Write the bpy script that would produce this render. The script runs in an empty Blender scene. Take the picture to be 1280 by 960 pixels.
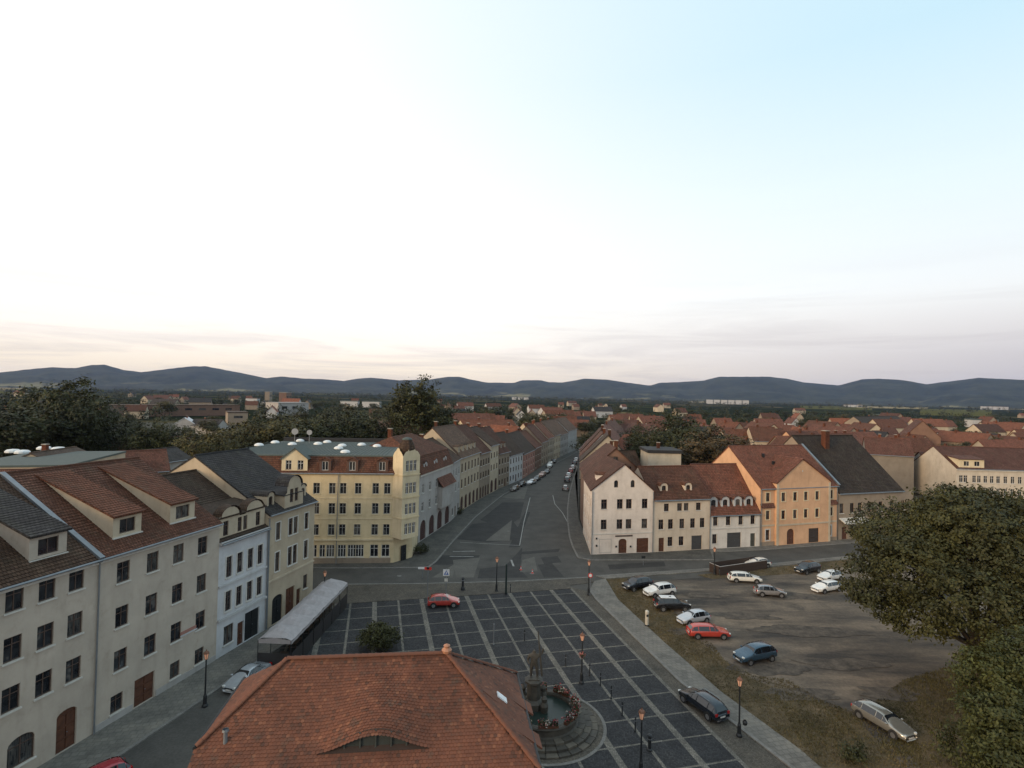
import bpy, math, random
import numpy as np
from mathutils import Vector, Matrix, noise
from mathutils.geometry import tessellate_polygon
random.seed(7); RNG = np.random.default_rng(7)
SC = bpy.context.scene
COL = SC.collection
R_ = math.radians

# ------------------------------------------------------------------ camera
CAM_H, FPX = 27.0, 680.0            # metres above the square; focal length in pixels of a 1280 wide frame
PITCH, ROLL = R_(1.12), R_(1.2)
cp, sp, cr, sr = math.cos(PITCH), math.sin(PITCH), math.cos(ROLL), math.sin(ROLL)
FW = Vector((0, cp, sp)); U0 = Vector((0, -sp, cp)); R0 = Vector((1, 0, 0))
RT = cr * R0 + sr * U0; UP = -sr * R0 + cr * U0
cd = bpy.data.cameras.new('camera'); cam = bpy.data.objects.new('camera', cd); COL.objects.link(cam)
cd.sensor_width = 36; cd.lens = 36 * FPX / 1280; cd.clip_start = .5; cd.clip_end = 60000
cam.matrix_world = Matrix(((RT.x, UP.x, -FW.x, 0), (RT.y, UP.y, -FW.y, 0), (RT.z, UP.z, -FW.z, CAM_H), (0, 0, 0, 1)))
SC.camera = cam

# ------------------------------------------------------------------ world and sun
SUN_EL, SUN_AZ = R_(13), R_(-128)      # azimuth measured from +y clockwise: sun low to the left, a little behind
w = bpy.data.worlds.new('World'); SC.world = w; w.use_nodes = True
nt = w.node_tree; nt.nodes.clear()
def N(nt, t, **k):
    n = nt.nodes.new(t)
    for a, b in k.items(): setattr(n, a, b)
    return n
def math_n(nt, op, a, b=None, clamp=False):
    n = N(nt, 'ShaderNodeMath', operation=op); n.use_clamp = clamp
    for i, v in enumerate((a, b)):
        if v is None: continue
        if isinstance(v, (int, float)): n.inputs[i].default_value = v
        else: nt.links.new(v, n.inputs[i])
    return n.outputs[0]
def mix_n(nt, f, a, b, mode='MIX'):
    n = N(nt, 'ShaderNodeMix', data_type='RGBA', blend_type=mode)
    for i, v in ((0, f), (6, a), (7, b)):
        if isinstance(v, (int, float)): n.inputs[i].default_value = v
        elif isinstance(v, tuple): n.inputs[i].default_value = (*v[:3], 1)
        else: nt.links.new(v, n.inputs[i])
    return n.outputs[2]
def ramp_n(nt, f, stops):
    n = N(nt, 'ShaderNodeValToRGB'); e = n.color_ramp.elements
    while len(e) < len(stops): e.new(.5)
    for q, (p, c) in zip(e, stops):
        q.position = p; q.color = (*c, 1) if len(c) == 3 else c
    if not isinstance(f, (int, float)): nt.links.new(f, n.inputs[0])
    return n.outputs[0]
out = N(nt, 'ShaderNodeOutputWorld'); bg = N(nt, 'ShaderNodeBackground')
sky = N(nt, 'ShaderNodeTexSky', sky_type='NISHITA'); sky.sun_disc = False
sky.sun_elevation = SUN_EL; sky.sun_rotation = SUN_AZ; sky.altitude = 300; sky.air_density = 1.0; sky.dust_density = 2.5
tc = N(nt, 'ShaderNodeTexCoord'); sep = N(nt, 'ShaderNodeSeparateXYZ'); nt.links.new(tc.outputs['Generated'], sep.inputs[0])
X, Y, Z = sep.outputs
# high thin cloud sheet: white overhead towards the sun side, letting blue through on the far side, rosy near the horizon
el = math_n(nt, 'MAXIMUM', Z, 0.0)
sheet_col = ramp_n(nt, el, [(0, (1.13, .91, .66)), (.035, (1.22, 1.05, .82)), (.08, (1.28, 1.18, 1.06)), (.18, (1.30, 1.27, 1.22)), (1, (1.12, 1.14, 1.16))])
side = math_n(nt, 'ADD', math_n(nt, 'MULTIPLY', X, 1.0), math_n(nt, 'MULTIPLY', Y, .10))     # + to the right of the view
blue = math_n(nt, 'MULTIPLY', math_n(nt, 'SMOOTH_MIN', math_n(nt, 'ADD', math_n(nt, 'ADD', side, .12), math_n(nt, 'MULTIPLY', el, .5)), 1.0), .9, True)
elf = ramp_n(nt, el, [(0, (0, 0, 0)), (.10, (.15, .15, .15)), (.5, (1, 1, 1))])
blue_f = math_n(nt, 'MULTIPLY', blue, elf, True)
c1 = mix_n(nt, blue_f, sheet_col, (.56, .88, 1.05))
shade_r = math_n(nt, 'MULTIPLY', math_n(nt, 'MULTIPLY', math_n(nt, 'ADD', side, -.02, True), 1.3, True), ramp_n(nt, el, [(0, (1, 1, 1)), (.07, (.8, .8, .8)), (.16, (.22, .22, .22)), (.32, (0, 0, 0))]), True)
c2 = mix_n(nt, shade_r, c1, (.60, .57, .62))
# streaky cloud bands, stretched along the horizon
mp = N(nt, 'ShaderNodeMapping'); mp.inputs['Scale'].default_value = (1.3, 1.3, 16); mp.inputs['Rotation'].default_value = (0, R_(6), 0)
nt.links.new(tc.outputs['Generated'], mp.inputs[0])
nz = N(nt, 'ShaderNodeTexNoise'); nz.inputs['Scale'].default_value = 1.9; nz.inputs['Detail'].default_value = 8; nz.inputs['Roughness'].default_value = .6
nz.inputs['Distortion'].default_value = .5; nt.links.new(mp.outputs[0], nz.inputs[0])
band = ramp_n(nt, nz.outputs[0], [(.47, (0, 0, 0)), (.62, (1, 1, 1))])
bandf = math_n(nt, 'MULTIPLY', band, ramp_n(nt, el, [(0, (.35, .35, .35)), (.03, (.9, .9, .9)), (.09, (.6, .6, .6)), (.22, (.05, .05, .05)), (.5, (0, 0, 0))]), True)
c3 = mix_n(nt, math_n(nt, 'MULTIPLY', bandf, .42), c2, (.56, .51, .53))
skyc = mix_n(nt, 1.0, sky.outputs[0], (.05, .05, .05), 'MULTIPLY')       # Nishita at strength 0.05
tot = mix_n(nt, .92, skyc, c3)
grd = mix_n(nt, math_n(nt, 'LESS_THAN', Z, 0.0), tot, (.28, .27, .27))
nt.links.new(grd, bg.inputs[0]); bg.inputs[1].default_value = 1.0
nt.links.new(bg.outputs[0], out.inputs[0])
sl = bpy.data.lights.new('sun', 'SUN'); so = bpy.data.objects.new('sun', sl); COL.objects.link(so)
sl.energy = 2.7; sl.angle = R_(16); sl.color = (1, .73, .46)
sdir = Vector((math.sin(SUN_AZ) * math.cos(SUN_EL), math.cos(SUN_AZ) * math.cos(SUN_EL), math.sin(SUN_EL)))
so.rotation_euler = sdir.to_track_quat('Z', 'Y').to_euler()
SC.view_settings.view_transform = 'Standard'; SC.view_settings.look = 'None'
SC.view_settings.exposure = 0; SC.view_settings.gamma = 1
SC.cycles.max_bounces = 6; SC.cycles.volume_bounces = 2; SC.cycles.transparent_max_bounces = 8

# ------------------------------------------------------------------ survey helpers (photo pixel -> real point)
O = Vector((0, 0, CAM_H))
def ray(x, y): return (x - 640) / FPX * RT - (y - 480) / FPX * UP + FW
def G(x, y, z=0.0):
    d = ray(x, y); return O + d * ((z - CAM_H) / d.z)
def HT(P, y):      # height above P at which photo row y lies
    lo, hi = -50., 400.
    for _ in range(40):
        m = (lo + hi) / 2; v = Vector((P[0], P[1], m)) - O
        if 480 - FPX * v.dot(UP) / v.dot(FW) > y: lo = m
        else: hi = m
    return lo

# ------------------------------------------------------------------ materials
MATS = {}
def new_mat(name):
    m = bpy.data.materials.new(name); m.use_nodes = True
    return m, m.node_tree, m.node_tree.nodes['Principled BSDF']
def bump(nt, b, h, dist=.02, st=1.0):
    n = N(nt, 'ShaderNodeBump'); n.inputs['Distance'].default_value = dist; n.inputs['Strength'].default_value = st
    nt.links.new(h, n.inputs['Height']); nt.links.new(n.outputs[0], b.inputs['Normal'])
def noise_n(nt, scale, detail=4, vec=None, sc=None, rough=.55):
    n = N(nt, 'ShaderNodeTexNoise'); n.inputs['Scale'].default_value = scale; n.inputs['Detail'].default_value = detail; n.inputs['Roughness'].default_value = rough
    if vec is None:
        vec = N(nt, 'ShaderNodeTexCoord').outputs['Object']
    if sc:
        m = N(nt, 'ShaderNodeMapping'); m.inputs['Scale'].default_value = sc; nt.links.new(vec, m.inputs[0]); vec = m.outputs[0]
    nt.links.new(vec, n.inputs[0]); return n.outputs[0]
def sc3(c, k): return tuple(min(1, x * k) for x in c)
def plain(name, col, rough=.6, metal=0.0, var=.12, scale=2.0):
    if name in MATS: return MATS[name]
    m, nt, b = new_mat(name)
    c = ramp_n(nt, noise_n(nt, scale), [(.3, sc3(col, 1 - var)), (.7, sc3(col, 1 + var))])
    nt.links.new(c, b.inputs['Base Color']); b.inputs['Roughness'].default_value = rough; b.inputs['Metallic'].default_value = metal
    MATS[name] = m; return m
def plaster(name, col):
    if name in MATS: return MATS[name]
    m, nt, b = new_mat(name)
    a = ramp_n(nt, noise_n(nt, .35, 6), [(.3, sc3(col, .84)), (.7, sc3(col, 1.08))])
    s = ramp_n(nt, noise_n(nt, 1.6, 5, sc=(.9, .9, .2)), [(.30, (.90, .89, .88)), (.5, (1, 1, 1))])
    f = ramp_n(nt, noise_n(nt, .8, 9, rough=.75), [(.30, (.80, .78, .75)), (.46, (.97, .965, .96)), (.62, (1.0, 1.0, 1.0))])
    c = mix_n(nt, 1.0, mix_n(nt, 1.0, a, s, 'MULTIPLY'), f, 'MULTIPLY')
    nt.links.new(c, b.inputs['Base Color']); b.inputs['Roughness'].default_value = .9
    bump(nt, b, noise_n(nt, 25, 4), .008)
    MATS[name] = m; return m
def tiles(name, col, dark=.55, bw=.24, rh=.34, moss=(.09, .085, .06), mo=.3):
    if name in MATS: return MATS[name]
    m, nt, b = new_mat(name)
    uv = N(nt, 'ShaderNodeTexCoord').outputs['UV']
    br = N(nt, 'ShaderNodeTexBrick'); nt.links.new(uv, br.inputs[0])
    br.inputs['Scale'].default_value = 1; br.inputs['Brick Width'].default_value = bw; br.inputs['Row Height'].default_value = rh
    br.inputs['Mortar Size'].default_value = .022; br.inputs['Bias'].default_value = 0
    br.inputs['Color1'].default_value = (*sc3(col, .72), 1); br.inputs['Color2'].default_value = (*sc3(col, 1.25), 1); br.inputs['Mortar'].default_value = (*sc3(col, .3), 1)
    big = ramp_n(nt, noise_n(nt, .5, 5, vec=uv), [(.3, (.72, .70, .68)), (.7, (1.1, 1.1, 1.1))])
    c = mix_n(nt, 1.0, br.outputs[0], big, 'MULTIPLY')
    rt = ramp_n(nt, N(nt, 'ShaderNodeObjectInfo').outputs['Random'], [(0, (.72, .76, .80)), (.35, (1.0, .98, .95)), (.7, (1.12, 1.05, .98)), (1, (1.38, 1.16, 1.0))]); c = mix_n(nt, 1.0, c, rt, 'MULTIPLY')
    ms = ramp_n(nt, noise_n(nt, 1.1, 7, vec=uv, sc=(1, .35, 1)), [(.5, (0, 0, 0)), (.75, (mo, mo, mo))])
    c = mix_n(nt, ms, c, moss)
    nt.links.new(c, b.inputs['Base Color']); b.inputs['Roughness'].default_value = .75
    b.inputs['Specular IOR Level'].default_value = .15; bump(nt, b, br.outputs[1], -.03)
    MATS[name] = m; return m
def glass_m():
    m, nt, b = new_mat('window_glass')
    c = ramp_n(nt, noise_n(nt, .9, 2, vec=N(nt, 'ShaderNodeNewGeometry').outputs['Position']), [(.35, (.006, .007, .010)), (.62, (.03, .032, .035)), (.68, (.10, .095, .09))])
    rn = N(nt, 'ShaderNodeObjectInfo').outputs['Random']
    cur = ramp_n(nt, rn, [(.0, (0, 0, 0)), (.62, (0, 0, 0)), (.64, (.5, .5, .5)), (.86, (.25, .25, .25)), (.88, (1, 1, 1)), (1, (.7, .7, .7))])
    fold = ramp_n(nt, noise_n(nt, 3.5, 3, sc=(4, 4, .3)), [(.42, (0, 0, 0)), (.5, (1, 1, 1))])
    c = mix_n(nt, math_n(nt, 'MULTIPLY', cur, fold, True), c, (.14, .13, .115))
    nt.links.new(c, b.inputs['Base Color']); b.inputs['Roughness'].default_value = .1; b.inputs['Specular IOR Level'].default_value = .5
    return m
GLASS = glass_m()
def ground_mat(name, c1, c2, scale=.3, fine=6, c3=None, rough=.9, stretch=(1, 1, 1), bd=.02, thr=(.35, .65)):
    m, nt, b = new_mat(name)
    pos = N(nt, 'ShaderNodeNewGeometry').outputs['Position']
    c = ramp_n(nt, noise_n(nt, scale, 8, vec=pos, sc=stretch, rough=.65), [(thr[0], c1), (thr[1], c2)])
    if c3: c = mix_n(nt, ramp_n(nt, noise_n(nt, scale * 2.7, 6, vec=pos), [(.52, (0, 0, 0)), (.68, (1, 1, 1))]), c, c3)
    f = ramp_n(nt, noise_n(nt, fine, 4, vec=pos, rough=.7), [(.25, (.72, .72, .72)), (.75, (1.22, 1.22, 1.22))])
    c = mix_n(nt, 1.0, c, f, 'MULTIPLY')
    nt.links.new(c, b.inputs['Base Color']); b.inputs['Roughness'].default_value = rough; b.inputs['Specular IOR Level'].default_value = .2
    bump(nt, b, noise_n(nt, fine * 2, 4, vec=pos), bd)
    return m
def sett_mat(name, col, size=.16, var=.35, ang=0, mo=.5):
    m, nt, b = new_mat(name)
    pos = N(nt, 'ShaderNodeNewGeometry').outputs['Position']
    mp = N(nt, 'ShaderNodeMapping'); mp.inputs['Rotation'].default_value = (0, 0, ang); nt.links.new(pos, mp.inputs[0])
    br = N(nt, 'ShaderNodeTexBrick'); nt.links.new(mp.outputs[0], br.inputs[0])
    br.inputs['Scale'].default_value = 1; br.inputs['Brick Width'].default_value = size; br.inputs['Row Height'].default_value = size
    br.inputs['Mortar Size'].default_value = size * .08
    br.inputs['Color1'].default_value = (*sc3(col, 1 - var), 1); br.inputs['Color2'].default_value = (*sc3(col, 1 + var), 1); br.inputs['Mortar'].default_value = (*sc3(col, mo), 1)
    big = ramp_n(nt, noise_n(nt, .45, 9, vec=pos, rough=.75), [(.3, (.55, .55, .55)), (.5, (.95, .95, .95)), (.7, (1.35, 1.30, 1.22))])
    c = mix_n(nt, 1.0, br.outputs[0], big, 'MULTIPLY')
    nt.links.new(c, b.inputs['Base Color']); b.inputs['Roughness'].default_value = .8; b.inputs['Specular IOR Level'].default_value = .25
    bump(nt, b, br.outputs[1], -.015)
    return m
def leaf_mat(name, col, var=.32):
    m, nt, b = new_mat(name)
    g = N(nt, 'ShaderNodeNewGeometry')
    r = g.outputs['Random Per Island']
    a = ramp_n(nt, r, [(0, sc3(col, 1 - var)), (.6, col), (1, sc3(col, 1 + var))])
    big = ramp_n(nt, noise_n(nt, .22, 3, vec=g.outputs['Position']), [(.35, (.65, .68, .7)), (.65, (1.25, 1.2, 1.0))])
    nt.links.new(mix_n(nt, 1.0, a, big, 'MULTIPLY'), b.inputs['Base Color'])
    b.inputs['Roughness'].default_value = .65; b.inputs['Specular IOR Level'].default_value = .25
    return m
def emit(name, col, base, st):
    m, nt, b = new_mat(name); b.inputs['Base Color'].default_value = (*base, 1)
    b.inputs['Emission Color'].default_value = (*col, 1); b.inputs['Emission Strength'].default_value = st; return m
def paint(name, col, metal=.0, rough=.25):
    if name in MATS: return MATS[name]
    m, nt, b = new_mat(name)
    c = ramp_n(nt, noise_n(nt, 3, 5), [(.3, sc3(col, .9)), (.7, sc3(col, 1.05))])
    nt.links.new(c, b.inputs['Base Color']); b.inputs['Roughness'].default_value = rough; b.inputs['Metallic'].default_value = metal
    b.inputs['Coat Weight'].default_value = .6; b.inputs['Coat Roughness'].default_value = .08
    MATS[name] = m; return m
WOODB = plain('brown_door_wood', (.085, .032, .016), .55, 0, .3)
DARKM = plain('dark_metal', (.018, .02, .022), .5, .3)
ZINC = plain('zinc_sheet', (.20, .22, .24), .45, .5)
WHITE = plain('white_frame', (.50, .49, .47), .5)
FRLT = plain('grey_white_frame', (.26, .26, .25), .5)
FRBR = plain('brown_frame', (.07, .045, .035), .5)
STONE = plain('sandstone', (.26, .23, .19), .9, 0, .25)
TRIMW = plain('light_trim', (.48, .46, .42), .8)
RUBBER = plain('rubber', (.012, .012, .012), .8)
RIM = plain('wheel_rim', (.35, .35, .36), .35, .8)

# ------------------------------------------------------------------ mesh helpers
class M:
    def __init__(s): s.v = []; s.f = []
    def add(s, pts, faces):
        b = len(s.v); s.v += [tuple(p) for p in pts]; s.f += [tuple(b + i for i in q) for q in faces]; return s
    def poly(s, pts): return s.add(pts, [tuple(range(len(pts)))])
    def box(s, x0, x1, y0, y1, z0, z1):
        return s.add([(x, y, z) for z in (z0, z1) for y in (y0, y1) for x in (x0, x1)],
                     [(0, 2, 3, 1), (4, 5, 7, 6), (0, 1, 5, 4), (2, 6, 7, 3), (0, 4, 6, 2), (1, 3, 7, 5)])
    def cyl(s, p0, p1, r0, r1=None, n=8, cap=True):
        p0, p1 = Vector(p0), Vector(p1); r1 = r0 if r1 is None else r1
        a = (p1 - p0).normalized(); q = a.orthogonal().normalized(); t = a.cross(q)
        pts = [p + (math.cos(k * 2 * math.pi / n) * q + math.sin(k * 2 * math.pi / n) * t) * r for p, r in ((p0, r0), (p1, r1)) for k in range(n)]
        fs = [(k, (k + 1) % n, n + (k + 1) % n, n + k) for k in range(n)]
        if cap: fs += [tuple(range(n))[::-1], tuple(range(n, 2 * n))]
        return s.add(pts, fs)
    def lathe(s, prof, c=(0, 0), n=12, ph=0):
        pts = [(c[0] + r * math.cos(ph + 2 * math.pi * k / n), c[1] + r * math.sin(ph + 2 * math.pi * k / n), z) for r, z in prof for k in range(n)]
        fs = [(i * n + k, i * n + (k + 1) % n, (i + 1) * n + (k + 1) % n, (i + 1) * n + k) for i in range(len(prof) - 1) for k in range(n)]
        return s.add(pts, fs)
    def slab(s, q, th=.16):
        q = [Vector(p) for p in q]; n = len(q)
        nn = (q[1] - q[0]).cross(q[2] - q[1]).normalized()
        if nn.z < 0: nn = -nn
        lo = [p - nn * th for p in q]
        return s.add(q + lo, [tuple(range(n)), tuple(range(n, 2 * n))[::-1]] + [(i, n + i, n + (i + 1) % n, (i + 1) % n) for i in range(n)])
    def prism(s, poly, z0, z1):
        n = len(poly)
        return s.add([(p[0], p[1], z0) for p in poly] + [(p[0], p[1], z1) for p in poly],
                     [tuple(range(n, 2 * n)), tuple(range(n))[::-1]] + [(i, (i + 1) % n, n + (i + 1) % n, n + i) for i in range(n)])
    def mesh(s, name, mat, smooth=False, uv=True):
        me = bpy.data.meshes.new(name); me.from_pydata(s.v, [], s.f)
        if mat: me.materials.append(mat)
        if uv:
            l = me.uv_layers.new(name='UVMap'); d = l.data
            for p in me.polygons:
                nn = p.normal
                t = Vector((0, 0, 1)).cross(nn)
                t = t.normalized() if t.length > .05 else Vector((1, 0, 0))
                b = nn.cross(t)
                for li in p.loop_indices:
                    co = me.vertices[me.loops[li].vertex_index].co
                    d[li].uv = (co.dot(t), co.dot(b))
        if smooth: me.shade_smooth()
        me.update(); return me
    def build(s, name, mat, parent=None, smooth=False, loc=None, rz=0, uv=True):
        return link(name, s.mesh(name, mat, smooth, uv), parent, loc, rz)
def link(name, me, parent=None, loc=None, rz=0):
    o = bpy.data.objects.new(name, me); COL.objects.link(o)
    if parent is not None: o.parent = parent
    if loc is not None: o.location = loc
    if rz: o.rotation_euler = (0, 0, rz)
    return o
def thing(name, label, cat, loc=(0, 0, 0), rz=0, group=None):
    o = link(name, None, None, loc, rz); return tag(o, label, cat, group)
def tag(o, label, cat, group=None):
    o['label'] = label; o['category'] = cat
    if group: o['group'] = group
    return o
def struct(o): o['kind'] = 'structure'; return o
def stuff(o): o['kind'] = 'stuff'; return o
def copy_tree(o, parent=None):
    c = o.copy(); COL.objects.link(c); c.parent = parent
    for ch in KIDS.get(o.name, None) or list(o.children): copy_tree(ch, c)
    return c
KIDS = {}
def sheet(name, pts, z, mat, th=0):
    m = M(); P = [(p[0], p[1]) for p in pts]
    if th:
        m.prism(P, z - th, z)
    else:
        tri = tessellate_polygon([[Vector((a, b, 0)) for a, b in P]])
        m.add([(a, b, z) for a, b in P], [tuple(t) for t in tri])
    return m.build(name, mat)

# ------------------------------------------------------------------ facade builder
class Fr:                                   # facade frame: origin P0, x along the facade (left to right seen from outside), y inward
    def __init__(s, P0, P1):
        s.P0 = Vector((P0[0], P0[1], 0)); d = Vector((P1[0] - P0[0], P1[1] - P0[1], 0)); s.L = d.length; s.t = d.normalized()
        s.ang = math.atan2(d.y, d.x); s.n = Vector((-s.t.y, s.t.x, 0))
    def uz(s, px, py, d=0.0):
        q = ray(px, py); k = (s.P0 + s.n * d - O).dot(s.n) / q.dot(s.n); P = O + q * k - s.P0
        return P.dot(s.t), P.z
    def w(s, u, d=0, z=0): return s.P0 + s.t * u + s.n * d + Vector((0, 0, z))
def shape(u, z, w, h, arch):                # outline of an opening, bottom centre u,z
    a = w / 2
    if not arch: return [(u - a, z), (u + a, z), (u + a, z + h), (u - a, z + h)]
    r = a * (1.0 if arch is True else arch)          # rise
    return [(u - a, z), (u + a, z)] + [(u + a * math.cos(t), z + h - r + r * math.sin(t)) for t in [math.pi * k / 8 for k in range(9)]]
WCACHE = {}
def win_meshes(w, h, style, arch, fmat, smat, sill, surround):
    key = (round(w, 2), round(h, 2), style, arch, fmat.name, smat and smat.name, sill, surround)
    if key in WCACHE: return WCACHE[key]
    ol = shape(0, 0, w, h, arch); y0, y1 = .10, .17; b = .07
    n = len(ol); cx, cz = 0, h / 2
    inn = [(cx + (x - cx) * (1 - 2 * b / w), cz + (z - cz) * (1 - 2 * b / h)) for x, z in ol]
    m = M()
    m.add([(x, y0, z) for x, z in ol] + [(x, y0, z) for x, z in inn] + [(x, y1, z) for x, z in inn],
          [(i, (i + 1) % n, n + (i + 1) % n, n + i) for i in range(n)] + [(n + i, n + (i + 1) % n, 2 * n + (i + 1) % n, 2 * n + i) for i in range(n)])
    top = h - b
    if style in ('cross', 'two', 'door2'): m.box(-.035, .035, y0 + .005, y1, b, top)
    if style == 'cross': m.box(-w / 2 + b, w / 2 - b, y0 + .008, y1, h * .66, h * .66 + .06)
    if style == 'bars':
        for k in (.36, .68): m.box(-w / 2 + b, w / 2 - b, y0 + .008, y1, h * k, h * k + .045)
        m.box(-.03, .03, y0 + .005, y1, b, top)
    if style == 'three':
        for k in (-w / 6, w / 6): m.box(k - .05, k + .05, y0 + .005, y1, b, top)
        m.box(-w / 2 + b, w / 2 - b, y0 + .008, y1, h * .66, h * .66 + .05)
    fr = m.mesh('window', fmat)
    p = M(); p.poly([(x, y1 - .02, z) for x, z in inn]); pane = p.mesh('pane', GLASS)
    sl = su = None
    if sill: sl = M().box(-w / 2 - .1, w / 2 + .1, -.1, .12, -.11, -.002).mesh('sill', smat or TRIMW)
    if surround:
        s2 = M(); e = surround
        o2 = [(cx + (x - cx) * (1 + 2 * e / w), (cz + (z - cz) * (1 + 2 * e / h))) for x, z in ol]
        s2.add([(x, -.04, z) for x, z in ol] + [(x, -.04, z) for x, z in o2] + [(x, .0, z) for x, z in o2] + [(x, .0, z) for x, z in ol],
               [(i, (i + 1) % n, n + (i + 1) % n, n + i) for i in range(n)] + [(n + i, n + (i + 1) % n, 2 * n + (i + 1) % n, 2 * n + i) for i in range(n)] + [(i, (i + 1) % n, 3 * n + (i + 1) % n, 3 * n + i) for i in range(n)])
        su = s2.mesh('surround', smat or TRIMW)
    WCACHE[key] = (fr, pane, sl, su); return WCACHE[key]
def window(root, org, ang, u, z, w, h, style='cross', arch=False, fmat=None, smat=None, sill=True, surround=0, y=0, flat=False):
    fr, pane, sl, su = win_meshes(w, h, style, arch, fmat or FRBR, smat, sill, surround)
    c, s = math.cos(ang), math.sin(ang)
    loc = (org[0] + u * c - y * s, org[1] + u * s + y * c, z)
    o = link('window', fr, root, loc, ang)
    if flat: link('pane', pane, root, loc, ang); return o
    link('pane', pane, o)
    if sl: link('sill', sl, o)
    if su: link('surround', su, o)
    return o
def door(root, org, ang, u, z, w, h, arch=False, mat=None, name='door', panels=3):
    ol = shape(0, 0, w, h, arch); m = M(); n = len(ol)
    m.add([(x, .16, zz) for x, zz in ol], [tuple(range(n))])
    ht = h - (w / 2 * (arch if arch is not True else 1) if arch else 0)
    if name == 'garage_door':
        for k in range(6): m.box(-w / 2 + .05, w / 2 - .05, .10, .159, h * k / 6 + .03, h * (k + 1) / 6 - .03)
    else:
        for k in range(2):
            x0 = -w / 2 + .08 + k * (w / 2 - .03)
            for q in range(panels): m.box(x0, x0 + w / 2 - .13, .11, .159, ht * q / panels + .08, ht * (q + 1) / panels - .08)
    c, s = math.cos(ang), math.sin(ang)
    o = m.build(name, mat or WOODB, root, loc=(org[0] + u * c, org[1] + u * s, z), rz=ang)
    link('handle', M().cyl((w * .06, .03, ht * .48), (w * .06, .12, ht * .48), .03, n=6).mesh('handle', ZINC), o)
    return o
def wall_face(m, org, ang, outline, holes, reveal=.2, y=0):
    c, s = math.cos(ang), math.sin(ang)
    f = lambda u, z, d: (org[0] + u * c - (y + d) * s, org[1] + u * s + (y + d) * c, z)
    loops = [outline] + holes
    tri = tessellate_polygon([[Vector((u, z, 0)) for u, z in l] for l in loops])
    flat = [p for l in loops for p in l]
    m.add([f(u, z, 0) for u, z in flat], [tuple(t) for t in tri])
    for h in holes:
        n = len(h)
        m.add([f(u, z, 0) for u, z in h] + [f(u, z, reveal) for u, z in h], [(i, (i + 1) % n, n + (i + 1) % n, n + i) for i in range(n)])
def fac(root, m, org, ang, outline, wins, doors=(), **k):
    """wins: (u, z, w, h, {opts}); doors: (u, w, h, arch, mat, name)"""
    holes = []
    for q in wins:
        o = dict(k); o.update(q[4] if len(q) > 4 else {})
        holes.append(shape(q[0], q[1], q[2], q[3], o.get('arch', False)))
        window(root, org, ang, *q[:4], **o)
    for u, w_, h_, arch, mt, nm in doors:
        holes.append(shape(u, .12, w_, h_, arch)); door(root, org, ang, u, .12, w_, h_, arch, mt, nm)
    wall_face(m, org, ang, outline, holes)
def courses(m, q, step=.36, lift=.045, th=.03):
    """tile courses on a roof quad q = eave_l, eave_r, ridge_r, ridge_l: overlapping strips, real relief"""
    a, b, c, d = [Vector(p) for p in q]
    nn = (b - a).cross(d - a).normalized()
    if nn.z < 0: nn = -nn
    L = max((d - a).length, (c - b).length); n = max(1, int(L / step))
    for k in range(n):
        t0, t1 = k / n, min(1, (k + 1.12) / n)
        p0, p1, p2, p3 = a.lerp(d, t0), b.lerp(c, t0), b.lerp(c, t1), a.lerp(d, t1)
        u = nn * lift
        m.add([p0 + u, p1 + u, p2 + nn * .008, p3 + nn * .008, p0, p1], [(0, 1, 2, 3), (4, 5, 1, 0)])
def gutter(root, p0, p1, r=.09): M().cyl(p0, p1, r, n=8).build('gutter', ZINC, root)
def pipe(root, x, y, z0, z1, mat=None): M().cyl((x, y, z0), (x, y, z1), .06, n=8).build('downpipe', mat or ZINC, root)
def chimney(root, x, y, z0, z1, w=.7, d=.7, mat=None):
    c = M().box(x - w / 2, x + w / 2, y - d / 2, y + d / 2, z0, z1).build('chimney', mat or BRICK, root)
    M().box(x - w / 2 - .08, x + w / 2 + .08, y - d / 2 - .08, y + d / 2 + .08, z1 + .002, z1 + .14).build('cap', STONE, c)
    return c
BRICK = tiles('chimney_brick', (.22, .085, .05), bw=.25, rh=.08)
T_RED = tiles('roof_tiles_red', (.150, .070, .052))
T_BRN = tiles('roof_tiles_brown', (.120, .056, .038))
T_DRK = tiles('roof_tiles_dark', (.062, .044, .034))
T_SLA = tiles('roof_slate_grey', (.050, .048, .050), bw=.3, rh=.3)
T_ORA = tiles('roof_tiles_orange', (.20, .085, .055))
T_GRY = tiles('roof_tiles_grey_brown', (.125, .085, .064))
T_TAN = tiles('roof_tiles_tan', (.21, .15, .12))
METR = plain('green_grey_roof_metal', (.075, .092, .086), .75, .0); METR.node_tree.nodes['Principled BSDF'].inputs['Specular IOR Level'].default_value = .2

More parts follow.
